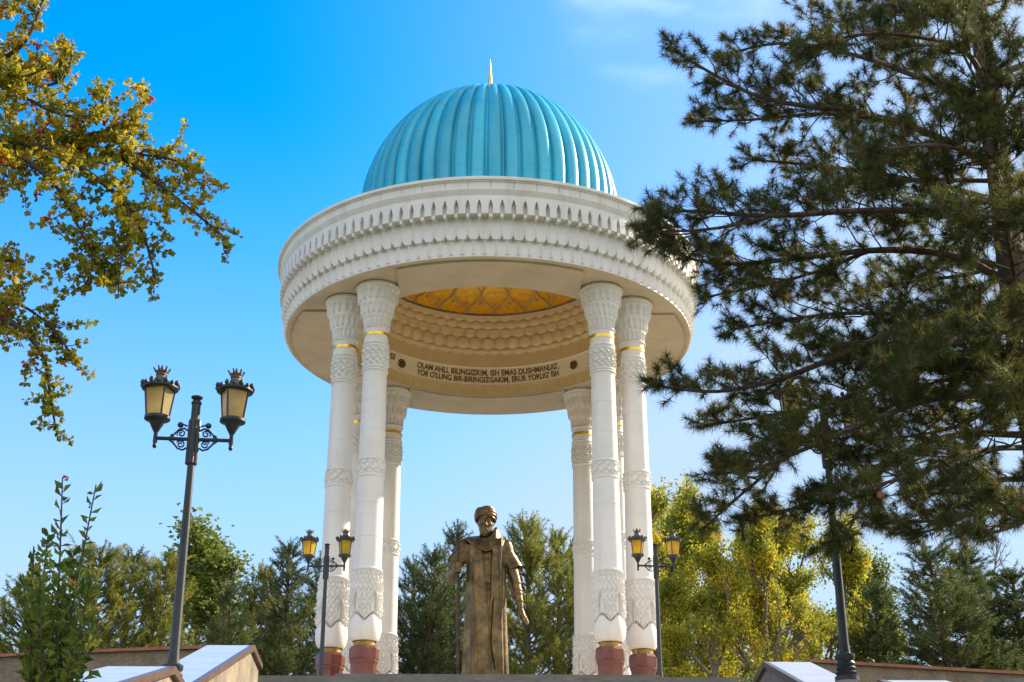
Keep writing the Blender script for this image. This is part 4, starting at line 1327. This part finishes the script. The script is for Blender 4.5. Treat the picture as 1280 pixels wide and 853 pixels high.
# --- tall shrub at the left
def make_shrub():
    rng = np.random.default_rng(5)
    D = 8.2
    p0 = at(62, 900, D)
    zg = float(ground_z(p0.x, p0.y))
    e = empty('tall_shrub', (p0.x, p0.y, zg))
    tag(e, 'tall leafy shrub with two upright shoots and a few red leaves', 'shrub')
    O = np.array((p0.x, p0.y, zg))
    tb = MB(); LP, LD, RP, RD = [], [], [], []
    stems = [((78, 597), (0.0,), 1), ((120, 606), (0.2,), 1), ((42, 690), (-0.1,), 0), ((40, 742), (0.15,), 0), ((60, 668), (-0.2,), 0), ((92, 690), (0.25,), 0), ((112, 730), (-0.25,), 0), ((75, 715), (0.35,), 0), ((50, 720), (-0.35,), 0), ((108, 770), (0.0,), 0), ((66, 740), (-0.1,), 0), ((88, 745), (0.1,), 0), ((95, 800), (-0.3,), 0), ((55, 770), (0.0,), 0), ((100, 835), (.25,), 0)]
    for i, ((px, py), (dd,), tall) in enumerate(stems):
        tip = np.array(at(px, py, D + dd)) - O
        bx = np.array((0.10 * math.cos(i * 2.4), 0.10 * math.sin(i * 2.4), -0.05))
        n = 20
        t = np.linspace(0, 1, n)[:, None]
        mid = np.array((bx[0] + (tip[0] - bx[0]) * 0.35, bx[1] + (tip[1] - bx[1]) * 0.35, tip[2] * 0.5))
        pp = bx * (1 - t) ** 2 + 2 * mid * t * (1 - t) + tip * t ** 2
        tb.tube(pp, np.linspace(0.016, 0.004, n), 5)
        L = np.linalg.norm(np.diff(pp, axis=0), axis=1).sum()
        step = 0.013 if tall else 0.015
        s = 0.25
        k = 0
        while s < 1:
            q = pp[0] * 0 + np.array([np.interp(s, t[:, 0], pp[:, c]) for c in range(3)])
            az = k * 2.4 + rng.normal() * 0.4
            d = np.array((math.cos(az), math.sin(az), 0.75))
            red = rng.random() < 0.004 or (tall and s > 0.985)
            for rep in range(1 if rng.random() < 0.6 or (tall and s > 0.5) else 2):
                d2 = d + rng.normal(size=3) * 0.25
                (RP if red else LP).append(q + unit(d2) * 0.034)
                (RD if red else LD).append(d2)
            # short side twigs low down
            if not tall or s < 0.5:
                if rng.random() < 0.32:
                    o2 = unit(rng.normal(size=3) + np.array((0, 0, 0.4))) * rng.uniform(0.04, 0.16)
                    for r2 in range(3):
                        LP.append(q + o2 + rng.normal(size=3) * 0.025); LD.append(o2 / 0.1 + rng.normal(size=3) * 0.4)
            s += step / L * (2.0 if tall and s > 0.5 else 1.2); k += 1
    tb.build('stems', M['twig'], e)
    leaf_mesh('foliage', np.array(LP), rng, 0.076, M['leaf_shrub'], e, 0.45, dirs=np.array(LD), spread=0.4)
    leaf_mesh('red_leaves', np.array(RP), rng, 0.066, M['leaf_red'], e, 0.45, dirs=np.array(RD), spread=0.4)
make_shrub()

# --- autumn oak reaching in from the left
def smoothline(P, n=2):
    P = np.array(P, float)
    for _ in range(n):
        P = np.concatenate([[P[0]], np.stack([0.75 * P[:-1] + 0.25 * P[1:], 0.25 * P[:-1] + 0.75 * P[1:]], 1).reshape(-1, 3), [P[-1]]])
    return P

def make_oak():
    rng = np.random.default_rng(8)
    D = 10.5
    tr = at(-330, 500, D + 0.3)
    zg = float(ground_z(tr.x, tr.y))
    O = np.array((tr.x, tr.y, zg))
    e = empty('oak_tree', tuple(O))
    tag(e, 'autumn oak reaching in from the left with golden and red leaves', 'tree')
    tb = MB()
    hz_ = at(-330, -200, D).z - zg
    tb.tube([(0, 0, -0.2), (0.05, 0, 1.5), (0.0, 0.1, 3.5), (0.1, 0.0, hz_)], [0.24, 0.2, 0.16, 0.05], 12)
    W = lambda px, py, dd=0.0: np.array(at(px, py, D + dd)) - O
    T = lambda z: np.array((0.05, 0.05, z))
    ztr = lambda py: at(-330, py, D).z - zg
    limbs = [
        ([T(ztr(330)), W(-180, 230, .2), W(0, 178, 0), W(60, 185, -.1), W(110, 215, -.1), W(150, 245, -.1), W(180, 290, .1), W(195, 350, .1)], 0.05),
        ([W(10, 178, 0), W(70, 170, .2), W(130, 185, .3), W(180, 215, .3), W(230, 255, .3), W(285, 300, .3)], 0.028),
        ([W(5, 180, 0), W(40, 205, -.3), W(75, 235, -.3), W(100, 290, -.35), W(140, 355, -.3)], 0.024),
        ([T(ztr(250)), W(-140, 130, .3), W(-20, 85, .3), W(30, 60, .2), W(52, 10, .2), W(58, -40, .2)], 0.04),
        ([W(-10, 88, .3), W(50, 110, .3), W(85, 100, .3), W(92, 55, .3)], 0.018),
        ([W(0, 100, .2), W(60, 140, .1), W(110, 150, 0), W(135, 130, 0), W(128, 112, 0)], 0.018),
        ([W(70, 175, .2), W(130, 165, .3), W(170, 150, .35), W(184, 122, .35)], 0.016),
        ([W(130, 185, .3), W(185, 195, .4), W(225, 200, .4), W(255, 235, .4)], 0.014),
        ([T(ztr(520)), W(-170, 410, 0), W(-20, 390, 0), W(20, 405, 0), W(55, 440, 0), W(62, 490, 0), W(70, 538, 0)], 0.036),
        ([W(-20, 392, 0), W(15, 375, .2), W(50, 395, .2), W(80, 425, .2), W(90, 455, .2)], 0.016),
        ([T(ztr(450)), W(-150, 340, .3), W(-10, 330, .3), W(15, 325, .3), W(32, 332, .3)], 0.024),
        ([W(-60, 150, -.3), W(0, 215, -.4), W(25, 232, -.4)], 0.014),
        ([W(-120, 90, .6), W(-30, 30, .6), W(20, 5, .6), W(40, -30, .6)], 0.02),
        ([W(100, 290, -.35), W(118, 310, -.4), W(108, 360, -.4)], 0.008),
        ([W(150, 245, -.1), W(165, 270, -.3), W(150, 330, -.3), W(148, 366, -.3)], 0.010),
        ([W(-30, 95, .3), W(20, 100, -.2), W(60, 85, -.3)], 0.012),
    ]
    for q in range(11):                       # the rest of the crown, outside the picture
        z0 = float(ztr(rng.uniform(-120, 480)))
        az = rng.uniform(PI * 0.42, PI * 1.75); L_ = rng.uniform(1.3, 2.6)
        dv = np.array((math.cos(az), math.sin(az), 0.0))
        limbs.append(([T(z0), dv * L_ * 0.4 + (0, 0, z0 + 0.35), dv * L_ * 0.75 + (0, 0, z0 + 0.45), dv * L_ + (0, 0, z0 + 0.25)], 0.04))
    LP, LD, RP, RD = [], [], [], []
    redc = [W(163, 208), W(182, 208), W(38, 200), W(85, 200), W(100, 360), W(108, 365), W(262, 292), W(275, 285), W(205, 205), W(240, 235), W(45, 170), W(52, 105), W(195, 240), W(215, 308), W(35, 445)]
    for pts, r in limbs:
        P = smoothline(pts)
        n = len(P)
        tb.tube(P, np.linspace(r, 0.006, n), 7)
        seg = np.linalg.norm(np.diff(P, axis=0), axis=1); L = seg.sum(); cs = np.concatenate([[0], np.cumsum(seg)])
        s = 0.0
        k = 0
        while s < L:
            q = np.array([np.interp(s, cs, P[:, c]) for c in range(3)])
            tg = unit(np.array([np.interp(min(L, s + 0.05), cs, P[:, c]) for c in range(3)]) - q + 1e-6)
            end = (L - s) / L
            xw = q[0] + O[0]
            vis = (xw - CAM.x) > -4.4 - 0
            side = unit(rng.normal(size=3) + np.array((0, 0, 0.15)))
            tl = rng.uniform(0.12, 0.42) * (0.55 + 0.6 * min(1, end * 1.6))
            d = unit(tg * 0.55 + side * 0.9)
            m_ = max(2, int(tl / 0.05))
            tp = curve_pts(q, d, tl, m_, rng, 0.18, 0.02)
            tb.tube(tp, np.linspace(0.006, 0.002, m_ + 1), 3, False)
            # rosettes of leaves along the twig
            for c_ in tp[1:]:
                nl = rng.integers(4, 9)
                rmin = min(np.linalg.norm(c_ - rc) for rc in redc)
                isred = (rmin < 0.10 and rng.random() < 0.8) or rng.random() < 0.018
                for _ in range(nl):
                    dd = unit(rng.normal(size=3) + d * 0.5)
                    (RP if isred else LP).append(c_ + dd * 0.030); (RD if isred else LD).append(dd)
            s += rng.uniform(0.023, 0.048); k += 1
    tb.build('trunk', M['twig'], e)
    leaf_mesh('crown', np.array(LP), rng, 0.054, M['leaf_oak'], e, 0.74, dirs=np.array(LD), spread=0.4)
    leaf_mesh('red_leaves', np.array(RP), rng, 0.060, M['leaf_red'], e, 0.62, dirs=np.array(RD), spread=0.4)
    # fine bare twigs hanging out of the crown
make_oak()

# --- the big pine at the right
def make_pine():
    rng = np.random.default_rng(42)
    D = 14.0
    tr = at(1262, 300, D)
    zg = float(ground_z(tr.x, tr.y))
    O = np.array((tr.x, tr.y, zg))
    e = empty('pine_tree', tuple(O))
    tag(e, 'large dark pine filling the right side with long needled boughs', 'tree')
    W = lambda px, py, dd=0.0: np.array(at(px, py, D + dd)) - O
    hz_ = at(1262, -420, D).z - zg
    tb = MB()
    zt = np.linspace(-0.3, hz_, 24)
    tx = 0.04 * np.sin(zt * 0.9); ty = 0.05 * np.sin(zt * 0.7 + 1)
    tb.tube(np.stack([tx, ty, zt], 1), np.interp(zt, [0, 4, hz_], [0.24, 0.17, 0.05]), 14)
    S = lambda py, dd=0: np.array((0, 0, at(1262, py, D).z - zg))   # a point of the trunk axis
    limbs = [
        ([S(215), W(1170, 168, -.1), W(1080, 140, -.2), W(960, 128, -.3), W(895, 96, -.3), W(842, 62, -.3)], .05),
        ([W(1120, 152, -.15), W(1030, 140, .3), W(950, 150, .6), W(868, 152, .7)], .03),
        ([S(150), W(1180, 110, .5), W(1080, 70, .9), W(980, 50, 1.0), W(905, 68, 1.0)], .045),
        ([S(60), W(1190, 20, -.4), W(1120, 0, -.6), W(1050, -10, -.8)], .04),
        ([S(110), W(1210, 60, -.6), W(1150, 45, -1.2), W(1080, 40, -1.6), W(1010, 60, -1.7)], .04),
        ([S(255), W(1190, 235, .4), W(1090, 215, .7), W(1000, 205, .9), W(940, 200, .9)], .04),
        ([S(300), W(1190, 265, -.5), W(1080, 262, -.9), W(960, 272, -1.2), W(880, 264, -1.2), W(825, 264, -1.2)], .05),
        ([W(960, 272, -1.2), W(890, 288, -1.3), W(815, 290, -1.3)], .022),
        ([S(362), W(1200, 318, .2), W(1100, 310, .3), W(980, 326, .3), W(890, 332, .3), W(835, 314, .3)], .055),
        ([W(1090, 312, .3), W(1010, 345, .6), W(930, 362, .8), W(880, 372, .8)], .025),
        ([S(410), W(1185, 383, -.3), W(1095, 425, -.4), W(1010, 462, -.5), W(950, 482, -.5), W(890, 492, -.5), W(822, 483, -.5)], .05),
        ([W(1150, 395, -.35), W(1060, 390, .2), W(980, 400, .4), W(915, 412, .5)], .028),
        ([S(450), W(1190, 438, .4), W(1120, 462, .5), W(1050, 505, .5), W(960, 520, .5), W(885, 532, .5)], .045),
        ([W(1050, 505, .5), W(985, 570, .4), W(930, 615, .4), W(880, 660, .4)], .026),
        ([S(500), W(1180, 492, -.6), W(1090, 525, -1.0), W(1010, 560, -1.1), W(940, 590, -1.1), W(900, 592, -1.1)], .04),
        ([S(545), W(1190, 540, .1), W(1110, 575, .1), W(1040, 620, 0), W(980, 640, 0), W(930, 650, 0)], .04),
        ([W(1110, 575, .1), W(1085, 620, -.3), W(1062, 660, -.4), W(1048, 688, -.4)], .02),
        ([S(560), W(1230, 560, -.9), W(1180, 580, -1.3), W(1120, 600, -1.6), W(1070, 615, -1.7)], .035),
        ([S(600), W(1240, 600, .4), W(1190, 610, .6), W(1150, 625, .7)], .03),
        ([S(400), W(1240, 400, -1.0), W(1200, 420, -1.6), W(1150, 455, -2.0), W(1100, 480, -2.1)], .04),
        ([S(330), W(1250, 330, .9), W(1210, 345, 1.5), W(1150, 350, 1.9), W(1080, 365, 2.0)], .04),
        ([S(230), W(1240, 205, -1.0), W(1200, 185, -1.7), W(1150, 180, -2.0), W(1090, 190, -2.1)], .04),
        ([S(480), W(1250, 500, 1.0), W(1210, 530, 1.5), W(1150, 545, 1.8), W(1090, 550, 1.8)], .04),
        ([S(20), W(1250, -10, 0.9), W(1200, -5, 1.3), W(1150, 20, 1.5), W(1110, 60, 1.5)], .035),
        ([S(640), W(1230, 640, .3), W(1170, 652, .4), W(1100, 655, .4)], .03),
        ([S(625), W(1240, 628, -.5), W(1200, 650, -.7), W(1150, 668, -.8)], .028),
        ([S(670), W(1290, 650, -1.0), W(1262, 660, -1.6), W(1225, 672, -1.8)], .026),
        ([S(190), W(1250, 150, -1.2), W(1225, 110, -1.8), W(1200, 60, -2.0)], .03),
        ([S(300), W(1262, 280, -1.2), W(1240, 270, -2.0), W(1190, 262, -2.4)], .03),
        # boughs on the far side of the trunk, mostly out of the picture
        ([S(100), W(1330, 60, .2), W(1420, 40, .2), W(1500, 60, .2)], .045),
        ([S(260), W(1340, 230, -.4), W(1430, 220, -.6), W(1520, 240, -.7)], .05),
        ([S(400), W(1340, 385, .4), W(1430, 390, .5), W(1530, 410, .5)], .05),
        ([S(520), W(1330, 520, -.5), W(1420, 540, -.7), W(1500, 560, -.7)], .045),
        ([S(180), W(1270, 160, -1.2), W(1290, 150, -2.2)], .045),
        ([S(470), W(1280, 480, -1.2), W(1300, 500, -2.2)], .045),
        ([S(-100), W(1180, -150, .2), W(1110, -170, .3)], .035),
        ([S(-160), W(1340, -220, .2), W(1400, -230, .3)], .035),
    ]
    for q in range(9):                        # inner boughs all round the trunk
        zz_ = float(np.interp(rng.uniform(-60, 640), [-60, 640], [at(1262, -60, D).z - zg, at(1262, 640, D).z - zg]))
        az = rng.uniform(PI * 0.55, PI * 1.55); L_ = rng.uniform(0.9, 2.1)
        dv_ = np.array((math.cos(az), math.sin(az), 0))
        limbs.append(([np.array((0, 0, zz_)), dv_ * L_ * 0.4 + (0, 0, zz_ + 0.12), dv_ * L_ * 0.75 + (0, 0, zz_ + 0.18), dv_ * L_ + (0, 0, zz_ + 0.10)], 0.03))
    P_, A_, cones = [], [], []
    def tuft(c, d):
        P_.append(c); A_.append(unit(d))
    for pts, r in limbs:
        P = smoothline(pts)
        n = len(P)
        tb.tube(P, np.linspace(r, 0.009, n), 7)
        seg = np.linalg.norm(np.diff(P, axis=0), axis=1); L = seg.sum(); cs = np.concatenate([[0], np.cumsum(seg)])
        pos = lambda s: np.array([np.interp(s, cs, P[:, c]) for c in range(3)])
        s = L * 0.16; k = 0
        while s < L:
            q = pos(s); tg = unit(pos(min(L, s + .06)) - pos(max(0, s - .06)))
            side = unit(np.cross(tg, (0, 0, 1.0))) * (1 if k % 2 else -1)
            d = unit(tg * 0.75 + side * rng.uniform(0.45, 1.0) + np.array((0, 0, rng.uniform(-0.25, 0.55))))
            bl = rng.uniform(0.30, 0.85) * (0.22 + 1.0 * min(1.0, (L - s) / L * 1.7)) * (0.6 + 0.4 * min(1, s / (0.5 * L)))
            m_ = max(3, int(bl / 0.10))
            bp = curve_pts(q, d, bl, m_, rng, 0.14, 0.05)
            tb.tube(bp, np.linspace(0.011, 0.004, m_ + 1), 4, False)
            for i in range(1, m_ + 1):
                frac = i / m_
                if frac > 0.40:
                    for _ in range(2 + int(rng.random() < 0.5)):
                        d2 = unit(unit(bp[i] - bp[i - 1]) * 0.7 + rng.normal(size=3) * 0.55 + np.array((0, 0, 0.35)))
                        tl = rng.uniform(0.06, 0.19)
                        tp = bp[i] + d2 * tl * np.array([0, 0.5, 1.0])[:, None]
                        tb.tube(tp, [0.005, 0.004, 0.003], 3, False)
                        tuft(tp[-1], d2)
                        if rng.random() < 0.05: cones.append(tp[1])
            tuft(bp[-1], bp[-1] - bp[-2])
            s += rng.uniform(0.075, 0.135); k += 1
        tuft(P[-1], P[-1] - P[-2])
        for q in range(3): tuft(P[-1] + rng.normal(size=3) * 0.06, P[-1] - P[-2])
    tb.build('trunk', M['bark'], e)
    P_ = np.array(P_); A_ = np.array(A_)
    print('pine tufts', len(P_))
    needle_mesh('needles', P_, A_, rng, 85, 0.118, 0.0056, M['needle'], e, 1.25)
    m = MB()
    m.sphere((0, 0, 0), 0.026, 8, (1, 1, 1.5))
    c0 = m.build('cone', M['coping'], e)
    rng.shuffle(cones)
    for i, c in enumerate(cones[:70]):
        o = c0 if i == 0 else c0.copy()
        if i: col.objects.link(o); o.parent = e
        o.location = c; o.rotation_euler = (rng.normal() * .5, rng.normal() * .5, 0)
make_pine()
print('objects', len(bpy.data.objects))
